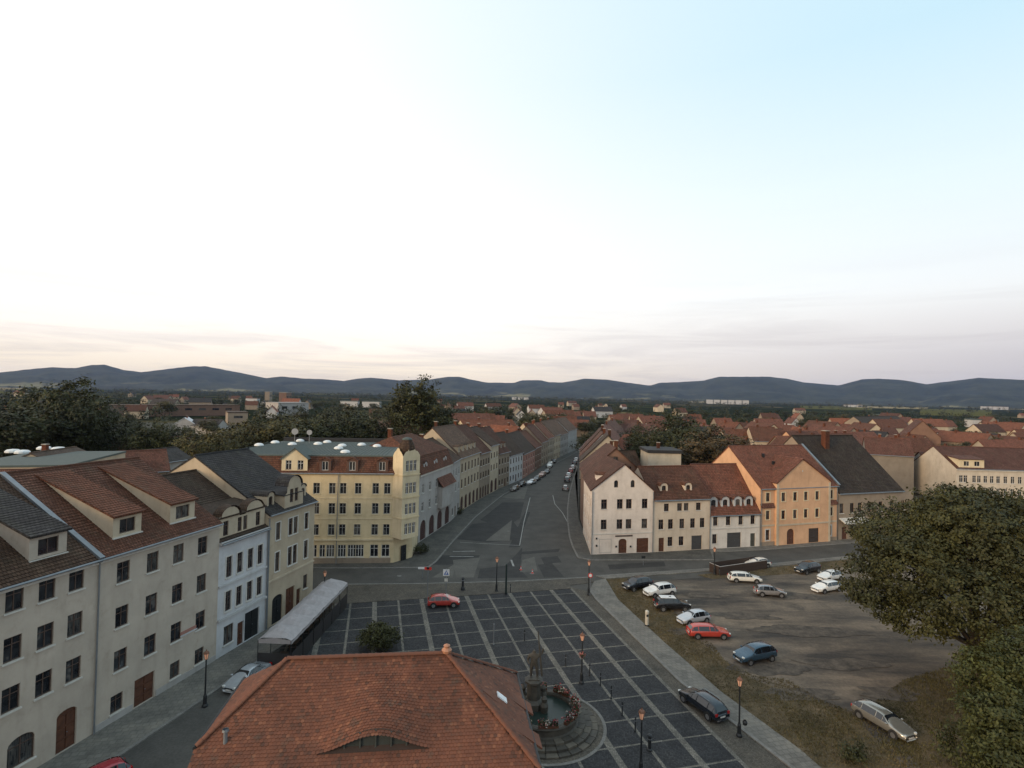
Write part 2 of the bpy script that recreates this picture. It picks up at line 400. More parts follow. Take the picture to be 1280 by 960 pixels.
def gable_house(root, x0, x1, y0, y1, ze, zr, wall, roof, front=None, yr=None, over=.35, gab=.15, relief=True, sides=(True, True), extra_m=None, ridge_cap=True):
    """ridge along x. front: callable(m) that makes the front wall; otherwise plain"""
    yr = (y0 + y1) / 2 if yr is None else yr
    m = M()
    if front: front(m)
    else: m.poly([(x0, y0, 0), (x1, y0, 0), (x1, y0, ze), (x0, y0, ze)])
    m.poly([(x1, y1, 0), (x0, y1, 0), (x0, y1, ze), (x1, y1, ze)])
    for k, x in enumerate((x0, x1)): m.poly([(x, y0, 0), (x, y1, 0), (x, y1, ze), (x, yr, zr), (x, y0, ze)])
    wl = m.build('wall', wall, root)
    r = M(); s1 = (zr - ze) / (yr - y0); s2 = (zr - ze) / (y1 - yr)
    qf = [(x0 - gab, y0 - over, ze - over * s1 + .18), (x1 + gab, y0 - over, ze - over * s1 + .18), (x1 + gab, yr, zr + .18), (x0 - gab, yr, zr + .18)]
    qb = [(x1 + gab, y1 + over, ze - over * s2 + .18), (x0 - gab, y1 + over, ze - over * s2 + .18), (x0 - gab, yr, zr + .18), (x1 + gab, yr, zr + .18)]
    for q in (qf, qb):
        r.slab(q)
        if relief: courses(r, q)
    ro = r.build('roof', roof, root)
    if ridge_cap: M().cyl((x0 - gab, yr, zr + .2), (x1 + gab, yr, zr + .2), .14, n=8).build('ridge_tiles', roof, ro)
    gutter(root, (x0 - gab, y0 - over - .05, ze - over * s1 + .1), (x1 + gab, y0 - over - .05, ze - over * s1 + .1))
    return wl, ro
def shed_dormer(root, u0, u1, di, zf0, zf1, db, zb, wall, roof, win=None, slopefn=None):
    d = M()
    # front wall, cheeks
    zt = zf1
    win = win or (.55, .9)
    c = (u0 + u1) / 2; hw, hh = (u1 - u0) * win[0], (zf1 - zf0) * win[1] * .75
    hole = shape(c, zf0 + (zf1 - zf0 - hh) / 2, hw, hh, False)
    o = d
    dm = M(); wall_face(dm, (0, di), 0, [(u0, zf0), (u1, zf0), (u1, zf1), (u0, zf1)], [hole])
    for u in (u0, u1): dm.poly([(u, di, zf0), (u, di, zf1), (u, db, zb)])
    D = dm.build('dormer', wall, root)
    r = M(); r.slab([(u0 - .18, di - .3, zf1 + .10), (u1 + .18, di - .3, zf1 + .10), (u1 + .18, db + .1, zb + .14), (u0 - .18, db + .1, zb + .14)], .14)
    courses(r, [(u0 - .18, di - .3, zf1 + .10), (u1 + .18, di - .3, zf1 + .10), (u1 + .18, db + .1, zb + .14), (u0 - .18, db + .1, zb + .14)])
    r.build('dormer_roof', roof, D)
    window(D, (0, 0), 0, c, zf0 + (zf1 - zf0 - hh) / 2, hw, hh, style='two', y=di, flat=True)
    M().box(u0 - .05, u1 + .05, di - .16, di - .003, zf0 - .02, zf0 + .08).build('sill', TRIMW, D)
    return D
def small_dormer(root, c, w, y, z0, h, yb, wall, roof, arch=True, fmat=None, surround=None, style='two', org=(0, 0), ang=0):
    """little dormer with round or gabled head; c,y = centre and front plane in facade frame (org, ang)"""
    f = lambda u, d, z: (org[0] + u * math.cos(ang) - d * math.sin(ang), org[1] + u * math.sin(ang) + d * math.cos(ang), z)
    m = M(); hw = w / 2
    if arch:
        ol = [(c - hw, z0), (c + hw, z0)] + [(c + hw * math.cos(t), z0 + h - hw * .8 + hw * .8 * math.sin(t)) for t in [math.pi * k / 8 for k in range(9)]]
    else:
        ol = [(c - hw, z0), (c + hw, z0), (c + hw, z0 + h - hw * .6), (c, z0 + h), (c - hw, z0 + h - hw * .6)]
    ww, wh = w * .55, h * .62
    hole = shape(c, z0 + h * .12, ww, wh, .6 if arch else False)
    wall_face(m, org, ang, ol, [hole], reveal=.15, y=y)
    n = len(ol)
    zz = [p for p in ol]
    # cheeks + head swept back into the roof
    e = .12
    o2 = [(c + (u - c) * (1 + e), z0 + (z - z0) * (1 + e * .4)) for u, z in ol]
    m2 = M()
    m.add([f(u, y, z) for u, z in (ol[1], ol[2])] + [f(u, yb, z) for u, z in (ol[1], ol[2])], [(0, 1, 3, 2)])
    m.add([f(u, y, z) for u, z in (ol[0], ol[-1])] + [f(u, yb, z) for u, z in (ol[0], ol[-1])], [(0, 1, 3, 2)])
    D = m.build('dormer', wall, root)
    up = o2[2:]
    k = len(up)
    m2.add([f(u, y - .12, z) for u, z in up] + [f(u, yb + .5, z) for u, z in up] + [f(u, y - .12, z) for u, z in ol[2:]], [(i, i + 1, k + i + 1, k + i) for i in range(k - 1)] + [(i, i + 1, 2 * k + i + 1, 2 * k + i) for i in range(k - 1)])
    m2.build('dormer_roof', roof, D)
    o = window(D, org, ang, c, z0 + h * .12, ww, wh, style=style, arch=.6 if arch else False, fmat=fmat or FRBR, y=y, sill=False, flat=True)
    return D
def rows(us, zs, w, h, **k): return [(u, z, w, h, k) for z in zs for u in us]
# ------------------------------------------------------------------ ground, roads, square
ASPH = ground_mat('asphalt', (.058, .055, .050), (.086, .081, .073), .3, 5, bd=.006)
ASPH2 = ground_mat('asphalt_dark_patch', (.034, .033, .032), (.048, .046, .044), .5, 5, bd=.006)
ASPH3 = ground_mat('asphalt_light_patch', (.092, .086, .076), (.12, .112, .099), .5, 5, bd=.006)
SETT = sett_mat('dark_setts', (.036, .036, .038), .14, .4, R_(-13))
STRIP = sett_mat('pale_granite_setts', (.165, .152, .13), .16, .3, R_(-13))
PAVE = sett_mat('pavement_slabs', (.155, .145, .128), .5, .09, R_(-13), .82)
PAVED = sett_mat('worn_pavement', (.088, .083, .074), .3, .14, R_(-13), .8)
PAVEB = sett_mat('brownish_setts', (.096, .084, .068), .12, .3, R_(-13))
KERB = ground_mat('granite_kerb', (.13, .125, .115), (.20, .19, .175), 1.2, 8)
LOTM = ground_mat('dusty_gravel', (.050, .044, .039), (.205, .160, .118), .10, 3, c3=(.085, .071, .057), stretch=(.45, 1.7, 1), bd=.03, thr=(.40, .62))
VERGE = ground_mat('dry_grass_soil', (.050, .042, .022), (.145, .105, .062), .45, 7, c3=(.088, .064, .038), bd=.05)
PAINT = plain('worn_road_paint', (.24, .235, .22), .8, 0, .25)
def field_mat():
    m, nt, b = new_mat('distant_fields')
    pos = N(nt, 'ShaderNodeNewGeometry').outputs['Position']
    mp = N(nt, 'ShaderNodeMapping'); mp.inputs['Scale'].default_value = (.0016, .0009, 1); mp.inputs['Rotation'].default_value = (0, 0, .2); nt.links.new(pos, mp.inputs[0])
    v = N(nt, 'ShaderNodeTexVoronoi'); v.inputs['Scale'].default_value = 1; nt.links.new(mp.outputs[0], v.inputs[0])
    sp = N(nt, 'ShaderNodeSeparateColor'); nt.links.new(v.outputs['Color'], sp.inputs[0])
    c = ramp_n(nt, sp.outputs[0], [(0, (.020, .025, .012)), (.4, (.026, .032, .014)), (.55, (.050, .052, .020)), (.72, (.14, .11, .06)), (.85, (.028, .034, .015)), (1, (.20, .15, .09))])
    c = mix_n(nt, ramp_n(nt, noise_n(nt, .004, 5, vec=pos), [(.38, (0, 0, 0)), (.48, (1, 1, 1))]), c, (.018, .022, .012))
    c = mix_n(nt, 1.0, c, ramp_n(nt, noise_n(nt, .05, 5, vec=pos), [(.3, (.75, .75, .75)), (.7, (1.2, 1.2, 1.2))]), 'MULTIPLY')
    nt.links.new(c, b.inputs['Base Color']); b.inputs['Roughness'].default_value = 1; b.inputs['Specular IOR Level'].default_value = .0
    return m
g = M(); g.poly([(-14000, -400, 0), (14000, -400, 0), (14000, 14000, 0), (-14000, 14000, 0)])
go = g.build('ground', field_mat()); go.location.z = -.35; struct(go)
# old town yards under the roofs
YARD = ground_mat('yard_ground', (.022, .026, .015), (.05, .045, .032), .06, 1.5, bd=.02)
yo = sheet('town_ground', [(-260, -60), (330, -60), (420, 420), (-300, 420)], -.12, YARD); struct(yo)
px = lambda *a: [G(x, y).xy for x, y in a]
# roads: one sheet covering square surroundings and the streets
road_pts = [(-34, 30), (-24, 18), (60, 18), (90, 60), (110, 118), (63.7, 104.5), (46, 98.9), (25, 93.4), (14.2, 91.4), (15.3, 119.8), (22.5, 175.5), (32.5, 232), (45, 290), (62, 350), (55, 354), (37, 292), (22, 232), (14, 205), (5, 174.8), (-2.6, 154.8), (-10, 128.1), (-11.6, 115.4), (-15.5, 97.6), (-17, 86.5), (-30, 84.4), (-70, 80), (-72, 66), (-27, 72), (-29, 50)]
struct(sheet('road', road_pts, 0, ASPH))
LONG = (G(884, 918) - G(707.7, 732)).normalized(); LONG.z = 0
n1, n2 = G(693.6, 743.4), G(850.3, 923.3); B_ = (n2 - n1) / 10
m1, m2 = G(695, 832), G(797, 821.7); A_ = (m2 - m1) / 3
node = lambda i, j: n1 + A_ * (i - 10) + B_ * (j - 1)
I0, I1, J0, J1 = -1.2, 11, .45, 17
sq = sheet('square_paving', [node(I0, J0).xy, node(I1, J0).xy, node(I1, J1).xy, node(I0, J1).xy], .02, SETT); struct(sq)
def strip(a, b, wd, z=.026, mat=STRIP, name='paving_strip', parent=None):
    a, b = Vector(a), Vector(b); d = (b - a).normalized(); p = Vector((-d.y, d.x, 0)) * wd / 2
    m = M(); q = [a + p, b + p, b - p, a - p]; m.add([(v.x, v.y, z) for v in q], [(0, 1, 2, 3)])
    return m.build(name, mat, parent)
for i in range(-1, 11):
    strip(node(i, J0), node(i, J1), .55 if i % 2 == 0 else .26, .028, parent=sq)
for j in range(1, 17): strip(node(I0, j), node(I1, j), .17, .024, parent=sq)
strip(node(I1, J0 - .15), node(I1, J1), .35, .032, parent=sq)
# pavement along the top of the square and its kerb
def path(name, pts, z, mat, kerb_edges=()):
    o = sheet(name, [Vector(p[:2]) for p in pts], z, mat, th=.3 if z > .05 else 0); struct(o)
    for a, b in kerb_edges:
        a, b = Vector((*pts[a][:2], 0)), Vector((*pts[b][:2], 0)); d = (b - a).normalized(); p = Vector((-d.y, d.x, 0)) * .15
        m = M(); L = (b - a).length; n = max(1, int(L / 1.0)) if L < 90 else int(L / 4)
        for k in range(n):
            s0, s1 = a + d * (L * k / n + .01), a + d * (L * (k + 1) / n - .01)
            q = [s0 - p, s1 - p, s1 + p, s0 + p]
            m.prism([(v.x, v.y) for v in q], z - .25, z + .008)
        stuff(m.build('kerb', KERB, o))
    return o
top_l, top_r = G(398, 731), G(735, 722)
path('square_pavement', [top_l, G(520, 730), G(640, 727), top_r, G(744, 728), G(712, 732), node(I1, J0), node(I0, J0)], .06, PAVEB, [(0, 1), (1, 2), (2, 3)])
# brownish lane and pale pavement beside the gravel lot
e0 = node(I1, J0 - .3); e1 = node(I1, 17.5)
b0, b1 = G(746, 750), G(1000, 960); s0, s1 = G(773, 748), G(1022, 960)
b1 = b0 + (b1 - b0) * 1.25; s1 = s0 + (s1 - s0) * 1.25
path('cobbled_lane', [e0, G(741, 741), b0, b1, e1], .012, PAVEB)
path('pavement', [G(743, 727), G(757, 724), G(772.5, 750), G(829, 802.5), G(901.6, 866), G(1000, 938), s1, b1, G(851, 853), b0, G(737, 738)], .10, PAVE, [(10, 9), (9, 8), (8, 7)])
# pavement by the left houses (foot of the long facade) and street pavements
path('left_pavement', [(-35.5, 28), (-31.9, 42.4), (-29.1, 53.4), (-24.9, 69.9), (-20.9, 69.2), (-24.6, 54.5), (-27.7, 42), (-31.2, 28)], .10, PAVE, [(4, 5), (5, 6), (6, 7)])
kl = [G(391, 710.5), G(520, 710), G(536, 709), G(545, 702), G(567, 676), G(593.8, 647), G(611, 633), G(628.8, 618.8)]
path('corner_pavement', kl + [(2.4, 160), (8, 178), (18, 217), (36, 275), (34.0, 276), (13.9, 217.5), (3.4, 175), (-4.1, 155), (-11.5, 128.3), (-12.8, 115.6), (-16.9, 97.8), (-15.6, 90), (-18.2, 86.6), (-30.4, 85.3), (-60, 82.5), (-60, 79)], .10, PAVED, [(0, 1), (1, 2), (2, 3), (3, 4), (4, 5), (5, 6), (6, 7), (7, 8), (8, 9), (9, 10), (10, 11)])
kr = [G(892, 700), G(739, 700.5), G(722.8, 697.5), G(716, 684), G(711.9, 671), G(709.5, 650), G(709.5, 635), G(711.5, 618), G(716, 601), G(721.5, 584)]
path('row_pavement', kr + [(25, 215), (22.2, 175.5), (15.2, 119.8), (14.1, 93.1), (25.1, 95.2), (36, 98)], .10, PAVED, [(0, 1), (1, 2), (2, 3), (3, 4), (4, 5), (5, 6), (6, 7), (7, 8), (8, 9), (9, 10)])
path('lot_side_pavement', [G(757, 724), G(892, 714), G(961, 709), G(1070, 698.5), G(1160, 690), G(1160, 687), G(1070, 695), G(961, 705.5), G(892, 711), G(745, 720.5)], .10, PAVE, [(5, 6), (6, 7), (7, 8), (8, 9)])
path('facade_pavement', [(36, 98), (46.2, 100.6), (63.7, 106.2), (110, 121), (110, 118.5), (64, 104), (46.4, 98.6), (36, 96.3), G(892, 700)], .10, PAVE, [(4, 5), (5, 6), (6, 7)])
# parking lot and verge
lot = path('gravel_lot', [G(800, 727), G(880, 722), G(961, 710), G(1070, 699), (75, 98), (100, 60), (60, 25), (40, 20), G(1040, 960), G(960, 880), G(905, 835), G(860, 800), G(800, 760)], .03, LOTM)
path('verge', [G(757, 724.5), G(800, 722), G(815, 742), G(848, 775), G(880, 806), G(930, 845), G(990, 868), G(1060, 890), G(1130, 960), G(1180, 1010), (30, 28), s1, G(1000, 938), G(901.6, 866), G(829, 802.5), G(772.5, 750)], .05, VERGE)
path('lot_grass_strip', [G(871, 719), G(961, 710), G(1070, 699), G(1075, 706), G(1010, 716), G(930, 722), G(890, 724)], .05, VERGE)
path('lot_edge_grass', [G(1130, 850), G(1200, 830), G(1300, 800), (70, 40), (50, 24), G(1150, 960), G(1090, 880)], .045, VERGE)
WORN = ground_mat('worn_dirt', (.050, .043, .037), (.125, .102, .080), .9, 5, bd=.03)
for k, (x, y, a, b) in enumerate([(985, 745, 5, 1.4), (930, 770, 4, 1.2), (1010, 790, 6, 1.6), (1050, 830, 4.5, 1.3), (960, 835, 3.6, 1.6), (1000, 868, 3.2, 1.1), (880, 745, 3.5, .9), (1110, 868, 3.0, 1.2), (855, 790, 1.8, .8)]):
    P = G(x, y); pts = []
    for q in range(40):
        t = q * math.pi / 20; rr_ = 1 + .45 * noise.noise(Vector((math.cos(t) * 1.7 + k * 5, math.sin(t) * 1.7, k))) + .18 * noise.noise(Vector((math.cos(t) * 7, math.sin(t) * 7, k)))
        pts.append((P.x + a * rr_ * math.cos(t), P.y + b * rr_ * math.sin(t)))
    struct(sheet('worn_ground', pts, .056 + .002 * k, WORN))
def tufts(name, poly, n, h, mat, z=.05, seed=1):
    r = random.Random(seed); xs = [p[0] for p in poly]; ys = [p[1] for p in poly]
    def inside(x, y):
        c = False; k = len(poly)
        for i in range(k):
            a, b = poly[i], poly[(i + 1) % k]
            if (a[1] > y) != (b[1] > y) and x < (b[0] - a[0]) * (y - a[1]) / (b[1] - a[1]) + a[0]: c = not c
        return c
    m = M(); k = 0
    while k < n:
        x, y = r.uniform(min(xs), max(xs)), r.uniform(min(ys), max(ys))
        if not inside(x, y): continue
        k += 1
        if noise.noise(Vector((x * .3, y * .3, 0))) < r.uniform(-.9, .3): continue
        for _ in range(3):
            a = r.uniform(0, 6.28); hh = h * r.uniform(.4, 1.2); dx, dy = math.cos(a) * .03, math.sin(a) * .03; lx, ly = r.uniform(-.12, .12), r.uniform(-.12, .12)
            ox, oy = x + r.uniform(-.1, .1), y + r.uniform(-.1, .1)
            m.add([(ox - dx, oy - dy, z - .02), (ox + dx, oy + dy, z - .02), (ox + lx, oy + ly, z + hh)], [(0, 1, 2)])
    return stuff(m.build(name, mat, uv=False))
DRYG = leaf_mat('dry_grass_blades', (.115, .090, .045), .4)
GRNG = leaf_mat('green_grass_blades', (.074, .066, .029), .4)
tufts('dry_grass', [tuple(p) for p in px((757, 724.5), (806, 722), (812, 738), (835, 758), (852, 775), (872, 790), (893, 808), (905, 826), (945, 846), (985, 850), (1030, 878), (1085, 896), (1140, 960), (1022, 960), (1000, 940), (901.6, 866), (829, 802.5), (772.5, 750))], 16000, .11, DRYG, seed=2)
tufts('green_grass', [tuple(p) for p in px((960, 860), (1040, 880), (1160, 940), (1060, 960), (1010, 942))], 2500, .14, GRNG, seed=3)
tufts('lot_weeds', [tuple(p) for p in px((1130, 850), (1200, 830), (1280, 810), (1280, 960), (1130, 960), (1090, 880))], 9000, .16, GRNG, seed=4)
tufts('strip_grass', [tuple(p) for p in px((871, 719), (1070, 699), (1075, 706), (1010, 716), (890, 724))], 2500, .1, DRYG, seed=5)
# asphalt patches and lines in the street and junction
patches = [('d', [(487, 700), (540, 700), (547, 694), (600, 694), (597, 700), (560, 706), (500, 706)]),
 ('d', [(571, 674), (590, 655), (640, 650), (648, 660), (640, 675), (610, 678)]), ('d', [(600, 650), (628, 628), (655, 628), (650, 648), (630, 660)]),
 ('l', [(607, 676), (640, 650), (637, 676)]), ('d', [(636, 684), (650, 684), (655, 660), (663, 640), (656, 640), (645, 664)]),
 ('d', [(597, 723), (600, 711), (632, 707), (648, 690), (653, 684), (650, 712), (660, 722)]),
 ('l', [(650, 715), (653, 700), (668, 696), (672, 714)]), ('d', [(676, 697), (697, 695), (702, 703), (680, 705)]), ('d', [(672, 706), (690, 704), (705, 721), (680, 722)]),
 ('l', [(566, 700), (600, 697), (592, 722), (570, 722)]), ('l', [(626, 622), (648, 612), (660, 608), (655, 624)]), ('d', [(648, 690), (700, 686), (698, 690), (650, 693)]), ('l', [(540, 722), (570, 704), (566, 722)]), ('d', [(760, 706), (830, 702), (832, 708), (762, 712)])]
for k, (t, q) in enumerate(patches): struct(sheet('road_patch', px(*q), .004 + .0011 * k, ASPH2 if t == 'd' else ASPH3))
for k, (a, b, wd) in enumerate([((649.5, 682), (655, 652), .16), ((655, 652), (662.7, 622), .18), ((566, 689.5), (594, 689), .28), ((562, 695.5), (592, 696), .28), ((575, 678), (649, 682), .14), ((639, 700), (642, 708), .3), ((709, 652), (703, 641), .18), ((703, 641), (693.5, 630), .18), ((693.5, 630), (691, 619), .18)]):
    struct(strip(G(*a), G(*b), wd, .024 + .001 * k, PAINT, 'road_line'))
for k, (x, y) in enumerate([(499, 720), (665, 717), (635, 664)]): struct(M().lathe([(0, .027), (.33, .027), (.36, .02)], G(x, y).xy, 14).build('manhole_cover', KERB))

# ------------------------------------------------------------------ hills
prof = [(-60, 468), (0, 466.3), (30, 463), (65.6, 459.7), (94, 461), (113.8, 457), (131, 456.4), (153, 463), (177, 466), (219, 460.8), (240.6, 458.6), (258, 458.6), (280, 463), (302, 467), (332.5, 473.5), (352, 471.3), (380.6, 474), (402.5, 474.6), (430, 477), (446, 474), (464, 472.8), (498.8, 476), (538, 475), (560, 471.7), (574.7, 471.7), (587, 474.8), (607.5, 478.8), (641.9, 479.5), (652.8, 476), (676, 476), (685.6, 478.4), (704, 478.8), (720, 476), (731, 474), (759, 475.3), (787.5, 479.5), (812.5, 482.7), (825, 479), (850, 478.4), (879.7, 476.4), (898.8, 471.6), (961, 471.6), (983, 474), (1005, 478.8), (1048.8, 482.5), (1077, 475), (1098.8, 474), (1130, 476), (1158, 481), (1223.8, 473), (1280, 475.6), (1340, 478)]
def hills():
    D = 8800.; NA, NR = 420, 34; vs = []; fs = []
    xs = [p[0] for p in prof]; ys = [p[1] for p in prof]
    for i in range(NA + 1):
        x = -60 + 1400 * i / NA; y = float(np.interp(x, xs, ys))
        d = ray(x, y - .8); d2 = Vector((d.x, d.y, 0)); k = D / d2.length
        hz_ = CAM_H + d.z * k; dr = d2.normalized()
        for j in range(NR + 1):
            t = j / NR; r = 5200 + t * 6400; q = (r - 5200) / (D - 5200)
            if q <= 1: s = q * q * (3 - 2 * q) * (.5 + .5 * q)
            else: s = max(0, 1 - (q - 1) ** 2 * 1.4)
            P = dr * r
            nn = noise.fractal(Vector((P.x / 900, P.y / 900, 3)), .6, 2, 6) * 120
            h = hz_ * s + nn * min(1, q * 1.3) * (1 - s) * 1.2 - 8 * (1 - q if q < 1 else 0) + noise.noise(Vector((P.x / 70, P.y / 70, 0))) * 3.5 * s
            if r > D and h > hz_ * .97: h = hz_ * .97
            vs.append((P.x, P.y, h))
    for i in range(NA):
        for j in range(NR):
            a = i * (NR + 1) + j; fs.append((a, a + NR + 1, a + NR + 2, a + 1))
    m, nt, b = new_mat('forested_hills')
    pos = N(nt, 'ShaderNodeNewGeometry').outputs['Position']
    c = ramp_n(nt, noise_n(nt, .0026, 12, vec=pos, rough=.78), [(.38, (.008, .012, .009)), (.62, (.040, .044, .026))])
    low = N(nt, 'ShaderNodeSeparateXYZ'); nt.links.new(pos, low.inputs[0])
    fl = ramp_n(nt, math_n(nt, 'DIVIDE', low.outputs[2], 110.0), [(.15, (1, 1, 1)), (.8, (0, 0, 0))])
    fm = math_n(nt, 'MULTIPLY', fl, ramp_n(nt, noise_n(nt, .0016, 5, vec=pos), [(.56, (0, 0, 0)), (.6, (1, 1, 1))]), True)
    c = mix_n(nt, fm, c, (.16, .14, .07))
    nt.links.new(c, b.inputs['Base Color']); b.inputs['Roughness'].default_value = 1; b.inputs['Specular IOR Level'].default_value = .1
    me = bpy.data.meshes.new('hills'); me.from_pydata(vs, [], fs); me.materials.append(m); me.shade_smooth()
    o = link('hills', me); struct(o)
hills()
# ------------------------------------------------------------------ buildings
def root_of(name, label, F, cat='house', group=None): return thing(name, label, cat, F.P0, F.ang, group)
P_CREAM = plaster('cream_plaster', (.42, .365, .305)); P_CREAM2 = plaster('pale_cream_plaster', (.33, .285, .22))
P_WHITE = plaster('white_plaster', (.42, .42, .42)); P_YEL = plaster('yellow_plaster', (.56, .46, .29)); P_YTR = plaster('light_yellow_plaster', (.58, .49, .33))
P_BEI = plaster('beige_plaster', (.40, .33, .24)); P_ORA = plaster('orange_plaster', (.57, .345, .205)); P_OCH = plaster('pale_ochre_plaster', (.46, .385, .285))
P_E1 = plaster('warm_white_plaster', (.63, .555, .49)); P_E2 = plaster('buff_plaster', (.54, .455, .36)); P_E3 = plaster('light_grey_white_plaster', (.60, .56, .51))
P_PINK = plaster('salmon_pink_plaster', (.36, .19, .15)); P_GREY = plaster('grey_plaster', (.34, .325, .31)); P_BLUE = plaster('bluish_white_plaster', (.48, .485, .50)); P_TAN = plaster('tan_plaster', (.25, .20, .15))
P_BRK = plaster('brown_brick_plaster', (.17, .10, .07))

# --- long facade on the left: four houses in one line
FA0 = Fr((-31.9, 42.4), (-29.1, 53.4))
def sub(F, a, b): return Fr(F.w(a), F.w(b))
# A
FA = sub(FA0, -17, .2); r = root_of('town_house', 'cream house with dark roof and arched ground floor openings, nearest on the left edge', FA)
def fA(m):
    us = [15.55 - 2.05 * k for k in range(7)]
    fac(r, m, (0, 0), 0, [(0, 0), (17.2, 0), (17.2, 13.6), (0, 13.6)], rows(us, (11.7, 8.35, 5.0), 1.1, 1.65, style='cross', sill=True) + [(12.2, 1.0, 1.7, 2.0, dict(arch=.6, style='cross')), (9, 1.0, 1.7, 2.0, dict(arch=.6, style='cross'))],
        [(15.2, 1.45, 3.0, .5, WOODB, 'door')])
gable_house(r, 0, 17.2, 0, 20.8, 13.6, 19.3, P_CREAM, T_DRK, fA)
def zroof(d, ze, zr, yr): return ze + (zr - ze) * d / yr
a0, z0 = FA.uz(36, 697, 1.2); a1, z1 = FA.uz(84, 664, 1.2)
shed_dormer(r, a0, a1, 1.2, zroof(1.2, 13.6, 19.3, 10.4) + .1, 16.1, 9.5, 18.9, P_CREAM, T_SLA)
shed_dormer(r, a0 - 5, a1 - 5, 1.2, zroof(1.2, 13.6, 19.3, 10.4) + .1, 16.1, 9.5, 18.9, P_CREAM, T_SLA)
M().box(0, 17.15, -.12, -.003, 13.15, 13.5).build('cornice', TRIMW, r)
# B
FB = sub(FA0, .2, 12.5); r = root_of('town_house', 'cream four storey house with brown tiled roof and two long shed dormers', FB)
def fB(m):
    us = [2.1, 4.8, 7.45, 10.2]
    fac(r, m, (0, 0), 0, [(0, 0), (12.3, 0), (12.3, 13.6), (0, 13.6)], rows(us, (11.1, 7.5, 4.0), 1.12, 1.65, style='cross') + [(u, .75, 1.05, 1.4, dict(style='cross')) for u in (1.9, 7.45, 10.2)],
        [(4.4, 1.9, 2.3, False, WOODB, 'door')])
gable_house(r, 0, 12.3, 0, 20.8, 13.6, 19.4, P_CREAM, T_BRN, fB, gab=.0)
for xa, xb in ((141, 177), (212, 243)):
    a0, _ = FB.uz(xa, 665, 1.2); a1, _ = FB.uz(xb, 645, 1.2)
    shed_dormer(r, a0, a1, 1.2, 14.45, 16.2, 9.6, 19.15, P_OCH, T_BRN)
cp_ = M(); cp_.slab([(-.28, -.5, 13.75), (.12, -.5, 13.75), (.12, 10.4, 19.75), (-.28, 10.4, 19.75)], .5); cp_.slab([(-.28, 21.2, 13.75), (.12, 21.2, 13.75), (.12, 10.4, 19.75), (-.28, 10.4, 19.75)], .5)
cp_.build('parapet_coping', ZINC, r)
pipe(r, .0, -.12, .1, 13.2); M().box(.05, 12.25, -.12, -.003, 13.15, 13.5).build('cornice', TRIMW, r)
M().box(.15, 3.3, -.06, -.002, .1, .6).build('plinth', P_GREY, r); M().box(5.5, 12.2, -.06, -.002, .1, .6).build('plinth', P_GREY, r)
for u0_, u1_, z_, mt in ((7.9, 9.7, 4.3, plaster('faded_red_letter_band', (.30, .15, .12))),):
    M().box(u0_, u1_, -.05, -.002, z_, z_ + .28).build('sign_band', mt, r); M().box(u0_, u1_ + .1, -.07, -.051, z_ - .16, z_ - .04).build('sign_band', P_BLUE, r)
# C
FC = sub(FA0, 12.5, 19.6); r = root_of('town_house', 'narrow white house with twin curved attic pediments between the two cream facades', FC)
def fC(m):
    us = [1.4, 2.9, 4.45, 5.95]
    fac(r, m, (0, 0), 0, [(0, 0), (7.1, 0), (7.1, 11.5), (0, 11.5)], rows(us, (7.8,), .8, 2.1, style='cross', surround=.12) + rows(us, (4.4,), .8, 2.0, style='cross', surround=.12) + [(1.6, 1.0, 1.3, 1.9, dict(style='two'))],
        [(5.0, 2.2, 3.0, False, DARKM, 'door'), (3.3, .9, 2.4, False, WOODB, 'door')])
gable_house(r, 0, 7.1, 0, 20, 11.5, 17.2, P_BLUE, T_DRK, fC, gab=0)
m = M(); ol = [(.15, 11.6), (6.95, 11.6), (6.95, 13.9)] + [(5.3 + 1.3 * math.cos(t), 13.9 + .95 * math.sin(t)) for t in [math.pi * k / 8 for k in range(1, 8)]] + [(3.95, 13.7), (3.1, 13.7)] + [(1.8 + 1.25 * math.cos(t), 13.9 + .95 * math.sin(t)) for t in [math.pi * k / 8 for k in range(1, 8)]] + [(.15, 13.9)]
hl = [(1.2, 12.0, .7, 1.5), (3.15, 12.0, .6, 1.5), (3.95, 12.0, .6, 1.5), (5.9, 12.0, .7, 1.5)]
D = M(); wall_face(D, (0, 0), 0, ol, [shape(*q, False) for q in hl], y=.35)
for u in (.15, 6.95): D.poly([(u, .35, 11.6), (u, .35, 13.9), (u, 3.5, 13.9)])
D = D.build('attic_storey', P_OCH, r)
for q in hl: window(D, (0, 0), 0, *q, style='cross', y=.35, flat=True)
R2 = M(); R2.slab([(.0, .2, 13.95), (7.1, .2, 13.95), (7.1, 4.6, 14.6), (.0, 4.6, 14.6)], .12); R2.build('attic_roof', T_DRK, D)
for cx in (1.8, 5.3):
    q = [(cx + 1.4 * math.cos(t), 13.95 + 1.05 * math.sin(t)) for t in [math.pi * k / 8 for k in range(9)]]
    a = M(); a.add([(u, y, z) for y in (.2, 1.3) for u, z in q], [(i, i + 1, 9 + i + 1, 9 + i) for i in range(8)]); a.build('pediment_cover', T_DRK, D)
M().box(-.02, 7.12, -.35, .3, 11.35, 11.62).build('cornice', P_WHITE, r); M().box(.02, 7.08, -.16, -.003, 7.1, 7.3).build('string_course', P_WHITE, r); M().box(.02, 7.08, -.2, -.003, 3.7, 3.95).build('string_course', P_WHITE, r)
pipe(r, 7.05, -.14, .1, 11.3)
